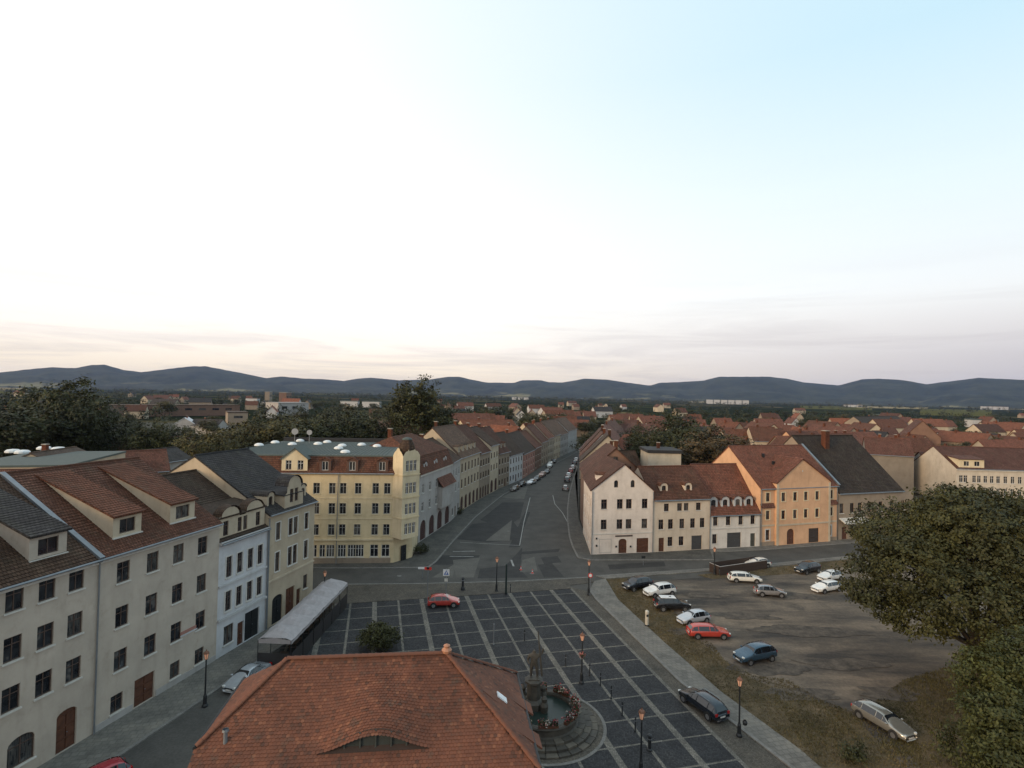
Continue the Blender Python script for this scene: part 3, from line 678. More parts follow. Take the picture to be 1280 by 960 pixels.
# D
FD = sub(FA0, 19.6, 28.4); r = root_of('town_house', 'beige corner house with round headed gable and dark grey roof behind the long awning', FD)
def fD(m):
    us = [1.75, 4.0, 4.95, 7.1]
    fac(r, m, (0, 0), 0, [(0, 0), (8.8, 0), (8.8, 12.9), (0, 12.9)], rows(us, (9.7,), .75, 2.0, style='cross', surround=.12) + rows(us, (6.1,), .75, 2.2, style='cross', surround=.12) + [(7.2, 2.3, .8, 1.7, dict(style='two'))],
        [(2.0, 1.8, 3.2, .5, DARKM, 'door'), (4.3, 1.6, 3.3, False, WOODB, 'door'), (5.9, .8, 2.6, False, WOODB, 'door')])
gable_house(r, 0, 8.8, 0, 20.5, 12.9, 18.9, P_BEI, T_SLA, fD, gab=.05)
gl = [(2.7, 12.9), (6.2, 12.9), (6.2, 14.6), (5.75, 14.9), (5.75, 15.6)] + [(4.45 + 1.3 * math.cos(t), 15.6 + 1.1 * math.sin(t)) for t in [math.pi * k / 8 for k in range(1, 8)]] + [(3.15, 15.6), (3.15, 14.9), (2.7, 14.6)]
D = M(); wall_face(D, (0, 0), 0, gl, [shape(4.0, 13.6, .65, 1.6, False), shape(4.9, 13.6, .65, 1.6, False)], y=-.05)
for u in (2.7, 6.2): D.poly([(u, -.05, 12.9), (u, -.05, 14.6), (u, 3.2, 14.8)])
D = D.build('gable', P_BEI, r)
for u in (4.0, 4.9): window(D, (0, 0), 0, u, 13.6, .65, 1.6, style='cross', y=-.05, flat=True)
q = [(4.45 + 1.42 * math.cos(t), 15.6 + 1.22 * math.sin(t)) for t in [math.pi * k / 8 for k in range(9)]]
a = M(); a.add([(u, y, z) for y in (-.25, 1.6) for u, z in q], [(i, i + 1, 9 + i + 1, 9 + i) for i in range(8)]); a.build('gable_cover', T_SLA, D)
a = M(); a.add([(u, 1.55, z) for u, z in q], [tuple(range(9))]); a.add([(u, .0, z) for u, z in q], [tuple(range(9))]); a.slab([(2.5, -.1, 14.65), (6.4, -.1, 14.65), (6.4, 4.5, 15.0), (2.5, 4.5, 15.0)], .1); a.build('gable_roof', T_SLA, D)
for c in (1.5, 7.5): small_dormer(r, c, 1.2, .9, 13.2, 2.0, 3.2, P_OCH, T_SLA)
M().box(.0, 8.8, -.25, -.003, 12.6, 12.85).build('cornice', P_OCH, r); M().box(.02, 8.78, -.14, -.003, 5.2, 5.4).build('string_course', P_OCH, r); pipe(r, .12, -.14, .1, 12.5)

# --- yellow corner block
FY1 = Fr((-30.4, 85.2), (-18.2, 86.4)); FY = sub(FY1, -16, FY1.L); S = 16
r = root_of('corner_block', 'yellow four storey corner block with brown mansard roof and flat metal top', FY, 'building'); rY = r
LY = FY.L
loc = lambda P: ((Vector((P[0], P[1], 0)) - FY.P0).dot(FY.t), (Vector((P[0], P[1], 0)) - FY.P0).dot(FY.n))
m = M(); us = [u + S for u in (-13.6, -11.9, -9.3, -7.5, -4.6, -1.9, .25, 2.65, 4.3, 6.6, 9.3, 11.1)]
gr = [FY.uz(x, 690)[0] for x in (394, 401, 412.8, 427, 439.5, 449.4, 467.5, 481.7)]
ws = rows(us, (10.9, 7.75, 4.45), 1.0, 1.7, style='cross', fmat=FRLT, smat=P_YTR, surround=.12) + [(u, 1.05, 1.25, 1.9, dict(style='three' if k < 6 else 'cross', fmat=WHITE)) for k, u in enumerate(gr)]
fac(r, m, (0, 0), 0, [(0, 0), (LY, 0), (LY, 14.1), (0, 14.1)], ws)
pts = [loc(p) for p in ((-18.2, 86.4), (-15.8, 89.4), (-16.3, 97.6), (-19.5, 112), (-46.4, 110), (-46.4, 84))]
pts[-1] = (0, 0); pts[0] = (LY, 0)
for k in range(len(pts) - 1): a, b = pts[k], pts[k + 1]; m.poly([(*a, 0), (*b, 0), (*b, 14.1), (*a, 14.1)])
m.build('wall', P_YEL, r)
def inset(P, d):
    n = len(P); out = []
    for i in range(n):
        a, b, c = Vector(P[i - 1]), Vector(P[i]), Vector(P[(i + 1) % n])
        e1, e2 = (b - a).normalized(), (c - b).normalized(); n1_, n2_ = Vector((-e1.y, e1.x)), Vector((-e2.y, e2.x))
        k = (n1_ + n2_).normalized(); out.append(b + k * d / max(.3, k.dot(n1_)))
    return out
ringY = [(0, 0), (LY, 0)] + pts[1:-1]
top = inset(ringY, 1.25); bot = inset(ringY, -.3)
m = M(); n = len(ringY)
for i in range(n):
    j = (i + 1) % n; q = [(*bot[i], 14.05), (*bot[j], 14.05), (*top[j], 16.75), (*top[i], 16.75)]
    m.add(q, [(0, 1, 2, 3)]); courses(m, q)
m.build('mansard_roof', T_BRN, r)
m = M(); m.prism([tuple(p) for p in inset(ringY, 1.1)], 16.6, 16.82); m.build('flat_roof', METR, r)
m = M()
for k in range(44): m.box(1.5 + k * .58, 1.54 + k * .58, 1.6, 22, 16.825, 16.88)
stuff(m.build('roof_seam', METR, r))
bk = inset(ringY, 1.1); m = M()
for i in (3, 4):
    a, b = Vector(bk[i]), Vector(bk[(i + 1) % n]); d = (b - a).normalized(); p = Vector((-d.y, d.x)) * .35
    m.prism([tuple(a), tuple(b), tuple(b + p), tuple(a + p)], 16.83, 17.55)
m.build('parapet', plain('dark_roof_felt', (.02, .02, .022), .9), r)
for x, y in ((323.8, 555.3), (343.9, 552), (365.3, 554.2), (375.2, 550), (397.5, 553.8), (409, 551.6), (423.3, 559.2), (427.7, 556), (431.6, 563.8), (452.2, 554.9), (471.4, 556.6)):
    P = G(x, y, 17.1); c = loc(P.xy); k = M(); k.lathe([(.8, 16.84), (.8, 17.0), (.72, 17.1), (.55, 17.22), (.3, 17.3), (.02, 17.32)], c, 14); k.build('skylight_dome', plain('white_acrylic', (.58, .60, .60), .35), r, smooth=True)
for x, y, rr in ((368.6, 539.5, .62), (386.8, 540.6, .5)):
    P = G(x, y, 18.9); c = loc(P.xy); k = M(); k.cyl((*c, 16.8), (*c, 18.5), .05); o = k.build('antenna_mast', ZINC, r)
    q = M(); dv = Vector((.3, -1, .25)).normalized(); cc = Vector((*c, 18.9)); q.cyl(cc, cc + dv * .12, .2 * rr, rr, 16); q.build('dish', P_GREY, o)
for x in (406.7, 440.6, 478):
    u, _ = FY.uz(x, 583, 0); small_dormer(r, u, 1.75, -.16, 14.3, 2.25, 1.7, plaster('brown_dormer_boards', (.10, .055, .04)), T_BRN, arch=False, fmat=WHITE)
# cross gable
g0, g1 = 16 - 5.1, 16 - 1.2; c = (g0 + g1) / 2
D = M(); wall_face(D, (0, 0), 0, [(g0, 14.1), (g1, 14.1), (g1, 16.3), (c, 17.9), (g0, 16.3)], [shape(c + .9, 14.6, .9, 1.5, False), shape(c - .9, 14.6, .9, 1.5, False)], y=-.08)
D = D.build('gable', P_YTR, r)
for k in (-.9, .9): window(D, (0, 0), 0, c + k, 14.6, .9, 1.5, style='cross', fmat=WHITE, y=-.08, flat=True)
a = M(); a.slab([(g0 - .25, -.3, 16.3), (c, -.3, 18.1), (c, 5, 18.1), (g0 - .25, 5, 16.3)], .14); a.slab([(g1 + .25, -.3, 16.3), (c, -.3, 18.1), (c, 5, 18.1), (g1 + .25, 5, 16.3)], .14); a.build('gable_roof', METR, D)
for z in (3.75, 14.0): M().box(.02, LY - .05, -.22, -.003, z - .1, z + .12).build('cornice', P_YTR, r)
for z in (7.0, 10.2): M().box(.02, LY - .05, -.06, -.003, z - .05, z + .08).build('string_course', P_YTR, r)
M().box(.02, LY - .4, -.1, -.002, .1, .85).build('plinth', P_TAN, r); pipe(r, FY.uz(421.6, 650)[0], -.14, .1, 13.9); gutter(r, (0, -.38, 14.1), (LY - .2, -.38, 14.1))
# oriel tower on the corner
Kc, Lc, Rc = loc((-16.7, 84.9)), loc((-18.6, 86.5)), loc((-14.5, 87.4)); Bc = (Lc[0] + Rc[0] - Kc[0], Lc[1] + Rc[1] - Kc[1])
def edge_fr(a, b): return a, math.atan2(b[1] - a[1], b[0] - a[0]), math.hypot(b[0] - a[0], b[1] - a[1])
T = link('corner_tower', None, r)
m = M(); sub_w = []
def tw(o_, ang, L, zs, n):
    gab = [(0, 4.1), (L, 4.1), (L, 17.0)] + [(L - .35 + .0, 17.5), (L - .55, 17.7)] + [(L / 2 + (L / 2 - .6) * math.cos(t) * .8, 17.5 + .75 * math.sin(t)) for t in [math.pi * k / 8 for k in range(1, 8)]] + [(.55, 17.7), (.35, 17.5), (0, 17.0)]
    hs = [(L / 2 + k, z, .62, 1.7) for z in zs for k in n]
    wall_face(m, o_, ang, gab, [shape(*q, False) for q in hs]); return hs
o1, a1_, L1 = edge_fr(Kc, Rc); hs1 = tw(o1, a1_, L1, (14.6, 11.1, 7.85, 4.75), (-.75, 0, .75))
o2, a2_, L2 = edge_fr(Lc, Kc); hs2 = tw(o2, a2_, L2, (), ())
for a, b in ((Rc, Bc), (Bc, Lc)): m.poly([(*a, 4.1), (*b, 4.1), (*b, 17), (*a, 17)])
m.poly([(*p, 4.1) for p in (Kc, Rc, Bc, Lc)])
bpy.data.objects.remove(T); T = m.build('corner_tower', P_YTR, r)
for q in hs1: window(T, o1, a1_, *q, style='cross', fmat=WHITE, flat=True)
cc = ((Lc[0] + Rc[0]) / 2, (Lc[1] + Rc[1]) / 2)
a = M(); a.lathe([(1.22, 16.9), (1.30, 17.55), (1.38, 18.1), (1.15, 18.9), (.75, 19.5)], cc, 8, R_(22)); a.build('tower_roof', T_DRK, T)
a = M(); a.lathe([(.85, 19.48), (.75, 19.7), (.02, 19.9)], cc, 8, R_(22)); a.build('tower_cap', METR, T)
for z in (7.2, 10.4, 13.9):
    m = M()
    for o_, ag, L in ((o1, a1_, L1), (o2, a2_, L2)):
        c_, s_ = math.cos(ag), math.sin(ag); f = lambda u, d: (o_[0] + u * c_ - d * s_, o_[1] + u * s_ + d * c_)
        m.prism([f(-.08, -.1), f(L + .08, -.1), f(L + .08, -.003), f(-.08, -.003)], z, z + .22)
    m.build('band', P_YEL, T)
# ground floor under the tower
gp = [loc(p) for p in ((-18.2, 86.4), (-15.8, 89.4))]; og, ag, Lg = edge_fr(*gp)
m = M(); m.box(0, 0, 0, 0, 0, 0); door(r, (og[0] + math.sin(ag) * .4, og[1] - math.cos(ag) * .4), ag, Lg / 2, .12, 1.1, 2.4, False, DARKM)

# --- left side of the street beyond
base_px = [(521.6, 680), (564, 651.6), (578.4, 636), (622, 612), (653, 599), (683.5, 579), (720.6, 562)]
def SL(x): return G(x, float(np.interp(x, [p[0] for p in base_px], [p[1] for p in base_px]))).xy
def street_house(label, P0, P1, depth, ze, zr, wall, roof, ncol, zs, ww=1.0, wh=1.6, arches=0, dorm=0, mans=0, name='town_house', surround=0, fm=None, chim=1, gd=False, group=None, style='cross', y_off=0):
    F = Fr(P0, P1); r = root_of(name, label, F, group=group); L = F.L
    def f(m):
        us = [L * (k + .5) / ncol for k in range(ncol)]
        ws = rows(us, zs, ww, wh, style=style, surround=surround, fmat=fm or FRBR); ds = []
        if arches:
            aw = L / arches * .62
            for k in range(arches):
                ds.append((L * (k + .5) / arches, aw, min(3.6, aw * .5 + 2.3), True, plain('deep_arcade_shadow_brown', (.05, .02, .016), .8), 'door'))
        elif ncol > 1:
            ws += [(u, 1.0, ww, 1.5, dict(style='two')) for k, u in enumerate(us) if k != ncol // 2]
            ds.append((us[ncol // 2], 1.2 if not gd else 2.4, 2.3, False, WOODB, 'door' if not gd else 'garage_door'))
        fac(r, m, (0, 0), 0, [(0, 0), (L, 0), (L, ze), (0, ze)], ws, ds)
    if not mans:
        gable_house(r, 0, L, 0, depth, ze, zr, wall, roof, f, gab=.02)
        sl_ = (zr - ze) / (depth / 2)
        for k in range(dorm):
            u = L * (k + .5) / dorm; small_dormer(r, u, 1.3, .9, ze + .9 * sl_ + .1, 1.7, .9 + 1.7 / sl_ + .2, wall, roof, arch=False, fmat=WHITE)
    else:
        m = M(); f(m)
        for a, b in (((L, 0), (L, depth)), ((L, depth), (0, depth)), ((0, depth), (0, 0))): m.poly([(*a, 0), (*b, 0), (*b, ze), (*a, ze)])
        m.build('wall', wall, r)
        zm = ze + mans; m = M(); i = 1.0; yr = depth / 2
        B0 = [(-.1, -.3), (L + .1, -.3), (L + .1, depth + .3), (-.1, depth + .3)]; T0 = [(.0, i), (L, i), (L, depth - i), (.0, depth - i)]
        for k in range(4):
            j = (k + 1) % 4; q = [(*B0[k], ze), (*B0[j], ze), (*T0[j], zm), (*T0[k], zm)]; m.add(q, [(0, 1, 2, 3)]); courses(m, q)
        hr = 4 if mans < 9 else 2
        for q in ([(-.1, i - .1, zm), (L + .1, i - .1, zm), (L - hr, yr, zr), (hr, yr, zr)], [(L + .1, depth - i, zm), (-.1, depth - i, zm), (hr, yr, zr), (L - hr, yr, zr)]): m.slab(q, .12); courses(m, q)
        for q in ([(-.1, i - .1, zm), (-.1, depth - i, zm), (hr, yr, zr)], [(L + .1, i - .1, zm), (L + .1, depth - i, zm), (L - hr, yr, zr)]): m.slab(q, .12)
        m.build('mansard_roof', roof, r)
        for k in range(dorm): small_dormer(r, L * (k + .6) / (dorm + .3), 1.6, .15, ze + .3, 1.9, 1.2, TRIMW and plaster('white_dormer_boards', (.5, .5, .5)), roof, arch=False, fmat=WHITE)
    M().box(0, L, -.2, -.003, ze - .35, ze - .08).build('cornice', TRIMW, r)
    for k in range(chim): chimney(r, L * (.3 + .4 * k), depth * .5 + .9, zr - 1.2, zr + 1.3)
    return r, F
r, F = street_house('pale grey white house with arched doorways and brown mansard roof beside the yellow tower', SL(522.5), SL(563), 15, 12.2, 18.6, P_GREY, T_BRN, 5, (8.7, 5.4), arches=4, dorm=3, mans=3.1, fm=WHITE)
q = M(); q.slab([(F.L * .52, -1.3, 8.6), (F.L * .98, -1.3, 8.6), (F.L * .98, -.02, 10.4), (F.L * .52, -.02, 10.4)], .14); q.build('bay_roof', T_RED, r); q = M(); q.box(F.L * .54, F.L * .96, -1.0, -.01, 4.4, 8.55); q.build('bay', P_GREY, r)
SH = [
 (563.2, 574, 'narrow whitish house with drainpipe beside the arcaded beige house', 13, 12.4, 16.6, P_GREY, T_DRK, 3, (9, 5.6), dict(fm=WHITE)),
 (574.2, 598.5, 'beige house with five arcade arches and grey brown roof along the street', 14, 12.4, 18.8, P_BEI, T_GRY, 6, (8.9, 5.3), dict(arches=5, dorm=5, wh=2.0)),
 (598.7, 611.5, 'beige arcaded house next beyond the five arches, with balcony bands', 14, 11.8, 18.4, P_TAN, T_BRN, 4, (8.4, 5.2), dict(arches=4)),
 (611.7, 622, 'ochre house with tall corner bay halfway along the street', 13, 13, 17.5, P_OCH, T_DRK, 3, (9.4, 6.1), dict(arches=2)),
 (622.2, 636, 'drab brown house with several small dormers left of the white street house', 13, 10.2, 17, P_TAN, T_BRN, 4, (6.9, 4.0), dict(dorm=3)),
 (636.2, 652.8, 'white three storey street house between brown and pink neighbours', 13, 8.7, 14.8, P_BLUE, T_DRK, 5, (6.1, 3.5), dict(surround=.1, wh=1.5)),
 (653, 668, 'salmon pink plastered house along the street', 12, 8.0, 14.0, P_PINK, T_DRK, 5, (5.5, 3.2), dict(wh=1.3)),
 (668.2, 676, 'reddish brown house beyond the pink one', 12, 8.2, 13.5, P_BRK, T_BRN, 3, (5.4, 3.1), dict(wh=1.3)),
 (676.2, 684.5, 'brown house with steep roof beyond the parked white van', 12, 9.2, 15.0, P_TAN, T_BRN, 3, (6.2, 3.4), dict()),
 (684.7, 692, 'cream house with red roof far along the left side of the street', 12, 9.8, 15.5, P_CREAM2, T_ORA, 4, (6.6, 3.6), dict()),
 (692.2, 700, 'pale yellow house with dark windows far along the street', 12, 10.2, 15.8, P_OCH, T_GRY, 4, (7, 4), dict()),
 (700.2, 709.5, 'grey white house far along the street near its bend', 12, 9.8, 15.8, P_GREY, T_GRY, 5, (6.8, 3.8), dict()),
 (709.7, 720.5, 'light grey last house on the left before the street bends', 12, 10.5, 16, P_WHITE, T_GRY, 6, (7.2, 4), dict(fm=WHITE))]
for x0, x1, lb, dp, ze, zr, wl, rf, nc, zs, kw in SH: street_house(lb, SL(x0), SL(x1), dp, ze, zr, wl, rf, nc, zs, **kw)

# --- right front row
E0, E1_, E2_, E3_, E4_ = (14, 93), (25.1, 95.2), (36, 98), (46.2, 100.6), (63.7, 106.2)
# E1 gable to the square
F = Fr(E0, E1_); r = root_of('town_house', 'white gabled corner house facing the square with two garage style doors', F); L = F.L
m = M(); U = lambda x, y=640: F.uz(x, y)[0]
ws = [(U(x), z, 1.05, 1.65, dict(style='cross')) for x in (755, 774.7, 786, 805.8) for z in (7.75, 4.3)] + [(U(x, 604), 11.4, .75, 1.25, dict(arch=.9, style='single', sill=False)) for x in (770.3, 791)]
ur = U(780)
fac(r, m, (0, 0), 0, [(0, 0), (L, 0), (L, 10.7), (ur, 15.3), (0, 11.0)], ws, [(U(779), 1.5, 2.5, .7, WOODB, 'door'), (U(803.8), 2.2, 2.5, False, WOODB, 'garage_door')])
DP = 14.5; SK = 3.5; ub = (SK + L) / 2
sl_ = math.hypot(DP, SK); sa = math.atan2(-DP, -SK)
wsd = [(sl_ * (k + .5) / 5, z, 1.0, 1.6, dict(style='cross')) for k in range(5) for z in (7.75, 4.3, 1.1)]
og = (SK, DP); fac(r, m, og, sa, [(0, 0), (sl_, 0), (sl_, 11.0), (0, 11.0)], wsd)
m.poly([(L, 0, 0), (L, DP, 0), (L, DP, 10.7), (L, 0, 10.7)]); m.poly([(SK, DP, 0), (L, DP, 0), (L, DP, 10.7), (ub, DP, 15.3), (SK, DP, 11.0)])
m.build('wall', P_E1, r)
m = M(); qa = [(-.38, -.12, 10.95), (SK - .35, DP, 10.95), (ub, DP, 15.5), (ur, -.12, 15.5)]; qb = [(L + .3, -.12, 10.65), (L + .3, DP, 10.65), (ub, DP, 15.5), (ur, -.12, 15.5)]
for q in (qa, qb): m.slab(q); courses(m, q)
m.build('roof', T_BRN, r)
small_dormer(r, DP - 3.5, 1.6, 1.0, 11.9, 1.7, 3.2, P_E1, T_BRN, arch=False, org=og, ang=sa)
M().box(.02, L - .02, -.07, -.003, 3.45, 3.6).build('string_course', TRIMW, r)
sg = r
for xa, xb in ((749, 764),):
    a, b = U(xa, 680), U(xb, 680)
    for (p, q, zz0, zz1) in ((a, a + .05, .4, 2.6), (b - .05, b, .4, 2.6), (a, b, 2.6, 2.65), (a, b, .35, .4)): M().box(p, q, -.03, -.002, zz0, zz1).build('panel_molding', P_GREY, r)
M().box(U(769, 672), U(790.5, 672), -.06, -.002, 2.98, 3.22).build('sign_board', plain('dark_sign', (.06, .04, .035)), r)
for x, y in ((745.5, 673), (745.5, 682), (770, 683), (788, 683)): u, z = F.uz(x, y); M().box(u - .12, u + .12, -.14, -.003, z - .15, z + .15).build('wall_lamp', DARKM, r)
pipe(r, L - .1, -.12, .1, 10.6); pipe(r, .1, -.12, .1, 10.8)
# E2
F = Fr(E1_, E2_); r = root_of('town_house', 'buff three storey house with brown roof and two dormers, right of the white gable', F); L = F.L
U = lambda x, y=640: F.uz(x, y)[0]
def fE2(m):
    ws = [(U(x), 7.1, .95, 1.35, dict(style='cross')) for x in (833, 849.5, 857.8, 873)] + [(U(x), 4.0, .95, 1.7, dict(style='cross')) for x in (826.5, 838.4, 852.6, 866, 878)] + [(U(x), 1.0, .95, 1.6, dict(style='cross')) for x in (838.2, 852)]
    fac(r, m, (0, 0), 0, [(0, 0), (L, 0), (L, 9.2), (0, 9.2)], ws, [(U(827.3), 1.05, 2.4, False, WOODB, 'door'), (U(871.4), 2.1, 2.5, False, plain('grey_shutter', (.05, .05, .05)), 'garage_door')])
gable_house(r, 0, L, 0, 12, 9.2, 14.0, P_E2, T_BRN, fE2, gab=0)
for x in (834.9, 865.5): small_dormer(r, U(x, 608), 1.5, 1.3, 10.1, 1.75, 3.7, P_E2, T_BRN, surround=.1)
M().box(0, L, -.16, -.003, 8.95, 9.15).build('cornice', TRIMW, r); pipe(r, L - .05, -.12, .1, 9.0)
# E3
F = Fr(E2_, E3_); r = root_of('town_house', 'two storey white house with four round headed dormers and a wide grey garage door', F); L = F.L
U = lambda x, y=640: F.uz(x, y)[0]
def fE3(m):
    ws = [(U(x), 4.2, .95, 1.6, dict(style='cross', surround=.12)) for x in (894.4, 910.3, 926, 941)] + [(U(893.5), 1.0, .95, 1.7, dict(style='cross', surround=.12))]
    fac(r, m, (0, 0), 0, [(0, 0), (L, 0), (L, 6.3), (0, 6.3)], ws, [(U(918), 2.9, 2.7, False, plain('grey_shutter', (.05, .05, .05)), 'garage_door'), (U(941.4), 1.05, 2.4, False, plain('grey_green_door', (.06, .06, .05)), 'door')])
gable_house(r, 0, L, 0, 13, 6.3, 14.2, P_E3, T_RED, fE3, gab=0)
for x in (895, 909.9, 925.6, 939.4): small_dormer(r, U(x, 627), 1.75, .75, 7.15, 2.1, 2.6, P_WHITE, T_RED)
M().box(0, L, -.1, -.003, 3.55, 3.75).build('string_course', TRIMW, r); M().box(0, L, -.18, -.003, 6.05, 6.25).build('cornice', TRIMW, r); pipe(r, L - .08, -.12, .1, 6.1)
# E4 orange
F = Fr(E3_, E4_); r = root_of('town_house', 'orange house with white framed windows, cross gable and red roof', F); L = F.L; DP = 17.2
U = lambda x, y=640, d=0: F.uz(x, y, d)[0]
gL, gR, ga = U(970.6, 640, -.4), U(1037.8, 640, -.4), U(1003, 600, -.4)
def fE4(m):
    ws = [(U(x), z, .85, 1.6, dict(style='cross', surround=.17, smat=P_YTR)) for x in (959.7, 1038.5) for z in (4.9, 8.2)] + [(U(x), 1.1, .85, 1.9, dict(style='cross', surround=.2)) for x in (959.7, 1037)]
    fac(r, m, (0, 0), 0, [(0, 0), (L, 0), (L, 10.7), (0, 10.7)], ws)
gable_house(r, 0, L, 0, DP, 10.7, 17.5, P_ORA, T_RED, fE4, yr=8.6, gab=.1)
m = M(); cxs = [U(x, 614, -.4) for x in (979.4, 994, 1007.5, 1021.6)]
ws = [(u, z, .85, 1.6, dict(style='cross', surround=.17, smat=P_YTR)) for u in cxs for z in (4.9, 8.2)]
fac_d = [(U(986, 675), 1.7, 2.9, .9, WOODB, 'door'), (U(1015, 675), 2.5, 2.7, False, plain('dark_brown_gate', (.04, .028, .022)), 'garage_door')]
W = link('cross_gable', None, r); bpy.data.objects.remove(W)
hs = [shape(u, z, .85, 1.6, False) for u in cxs for z in (4.9, 8.2)] + [shape(u, .12, w_, h_, a_) for u, w_, h_, a_, _, _ in fac_d]
wall_face(m, (0, -.4), 0, [(gL, 0), (gR, 0), (gR, 11.6), (ga, 15.9), (gL, 11.6)], hs)
for u in (gL, gR): m.poly([(u, -.4, 0), (u, 0, 0), (u, 1.2, 11.6), (u, -.4, 11.6)])
m.build('cross_gable', P_ORA, r)
for u, z, w_, h_, k in ws: window(r, (0, -.4), 0, u, z, w_, h_, y=0, style='cross', surround=.17, smat=P_YTR)
for q in fac_d: door(r, (0, -.4), 0, q[0], .12, q[1], q[2], q[3], q[4], q[5])
m = M(); yb = 6.8
qa = [(gL - .2, -.6, 11.6), (ga, -.6, 16.1), (ga, yb, 16.1), (gL - .2, 1.2, 11.6)]; qb = [(gR + .2, -.6, 11.6), (ga, -.6, 16.1), (ga, yb, 16.1), (gR + .2, 1.2, 11.6)]
m.slab(qa, .14); m.slab(qb, .14)
courses(m, [qa[0], qa[3], qa[2], qa[1]]); courses(m, [qb[0], qb[3], qb[2], qb[1]]); m.build('cross_roof', T_RED, r)
for u in (gL + .25, gR - .25): M().box(u - .25, u + .25, -.47, -.403, .1, 11.4).build('pilaster', P_OCH, r)
M().box(gL, gR, -.5, -.403, 3.65, 3.95).build('string_course', P_OCH, r)
for a, b in ((0, gL - .05), (gR + .05, L)): M().box(a, b, -.09, -.003, 3.65, 3.95).build('string_course', P_OCH, r); M().box(a, b, -.07, -.003, .1, .8).build('plinth', P_TAN, r)
for a, b in ((0.02, gL - .3), (gR + .25, L - .05)):
    q = M(); q.slab([(a, -.35, 7.1), (b, -.35, 7.1), (b, -.01, 7.9), (a, -.01, 7.9)], .08); q.build('canopy_strip', T_RED, r)
M().box(ga - .12, ga + .12, -.46, -.403, 13.6, 13.85).build('ornament', TRIMW, r)
pipe(r, .15, -.12, .1, 10.5); pipe(r, L - .12, -.12, .1, 10.5)
for u, d, z in ((6.0, 6.0, 15.6), (7.0, 4.4, 14.3)): M().box(u - .2, u + .2, d - .2, d + .2, z, z + .75).build('roof_vent', DARKM, r)
vg = M(); vg.slab([(L - .1, -.5, 10.9), (L + .3, -.5, 10.9), (L + .3, 8.6, 18.0), (L - .1, 8.6, 18.0)], .4); vg.build('verge_flashing', ZINC, r)
# E5 big dark roof
F = Fr((64.0, 106.3), (83.0, 112.3)); r = root_of('barn_house', 'long low house with very tall dark tiled roof and brick chimney behind the big tree', F); L = F.L
def fE5(m):
    us = [F.uz(x, 636)[0] for x in (1052, 1065)] + [5.5, 8, 11, 14, 17]
    fac(r, m, (0, 0), 0, [(0, 0), (L, 0), (L, 9.2), (0, 9.2)], [(u, 5.2, 1.0, 1.9, dict(style='two')) for u in us] + [(4, 1.2, 1.6, 1.6, dict(style='two'))], [(1.6, 1.3, 2.4, False, WOODB, 'door')])
gable_house(r, 0, L - 3, 0, 23, 9.2, 19.3, P_TAN, T_DRK, fE5, yr=11.6, gab=.05)
M().box(-.02, L - 3, -.25, -.003, 8.8, 9.15).build('cornice', P_GREY, r)
q = M(); q.slab([(.2, -1.6, 3.5), (6.5, -1.6, 3.5), (6.5, -.02, 4.3), (.2, -.02, 4.3)], .15); q.build('canopy', TRIMW, r)
cu, cz = F.uz(1031.6, 560, 9); chimney(r, cu, 9, 16.2, 20.6, 1.1, 1.1)

# --- houses behind the right row
def block(label, P0, P1, depth, ze, zr, wall, roof, wins=(), name='house', cat='house', chim=1, group=None, relief=False, yr=None, fm=None, dorm=0, sty='cross'):
    F = Fr(P0, P1); r = root_of(name, label, F, cat, group); L = F.L
    fn = (lambda m: fac(r, m, (0, 0), 0, [(0, 0), (L, 0), (L, ze), (0, ze)], [(u * L, z, w_, h_, dict(style=sty, fmat=fm or FRBR)) for u, z, w_, h_ in wins])) if wins else None
    gable_house(r, 0, L, 0, depth, ze, zr, wall, roof, fn, relief=relief, yr=yr)
    yy = yr or depth / 2; s = (zr - ze) / yy
    for k in range(dorm): small_dormer(r, L * (k + .5) / dorm, 1.5, 1.2, ze + 1.2 * s + .1, 1.7, 1.2 + 1.7 / s + .2, wall, roof, arch=False)
    for k in range(chim): chimney(r, L * (.35 + .35 * k), yy + .4, zr - .6, zr + 1.2)
    return r, F
def front_gable(label, P0, P1, depth, ze, zr, wall, roof, wins=(), name='house', over=.4, cat='house'):
    F = Fr(P0, P1); r = root_of(name, label, F, cat); L = F.L; m = M()
    fac(r, m, (0, 0), 0, [(0, 0), (L, 0), (L, ze), (L / 2, zr), (0, ze)], [(u * L, z, w_, h_, dict(style='two', sill=False)) for u, z, w_, h_ in wins])
    m.poly([(0, 0, 0), (0, depth, 0), (0, depth, ze), (0, 0, ze)]); m.poly([(L, 0, 0), (L, depth, 0), (L, depth, ze), (L, 0, ze)]); m.poly([(0, depth, 0), (L, depth, 0), (L, depth, ze), (L / 2, depth, zr), (0, depth, ze)])
    m.build('wall', wall, r); m = M(); s = (zr - ze) / (L / 2)
    for q in ([(-over, -.2, ze - over * s + .15), (-over, depth, ze - over * s + .15), (L / 2, depth, zr + .15), (L / 2, -.2, zr + .15)], [(L + over, -.2, ze - over * s + .15), (L + over, depth, ze - over * s + .15), (L / 2, depth, zr + .15), (L / 2, -.2, zr + .15)]): m.slab(q); courses(m, q)
    m.build('roof', roof, r); chimney(r, L / 2 + .6, depth * .4, zr - .6, zr + 1.2); return r, F
front_gable('brick brown gabled house with slate edged roof behind the white corner house', (15.1, 109.8), (27.2, 109.2), 11, 11.2, 16.6, P_BRK, T_BRN, [(.5, 14.2, .9, .8), (.27, 12.2, .6, .9), (.73, 12.2, .6, .9)])
front_gable('brownish street house with low gable beyond the brick brown one', (16.3, 123), (28.5, 121.8), 12, 10.5, 15.5, P_TAN, T_BRN)
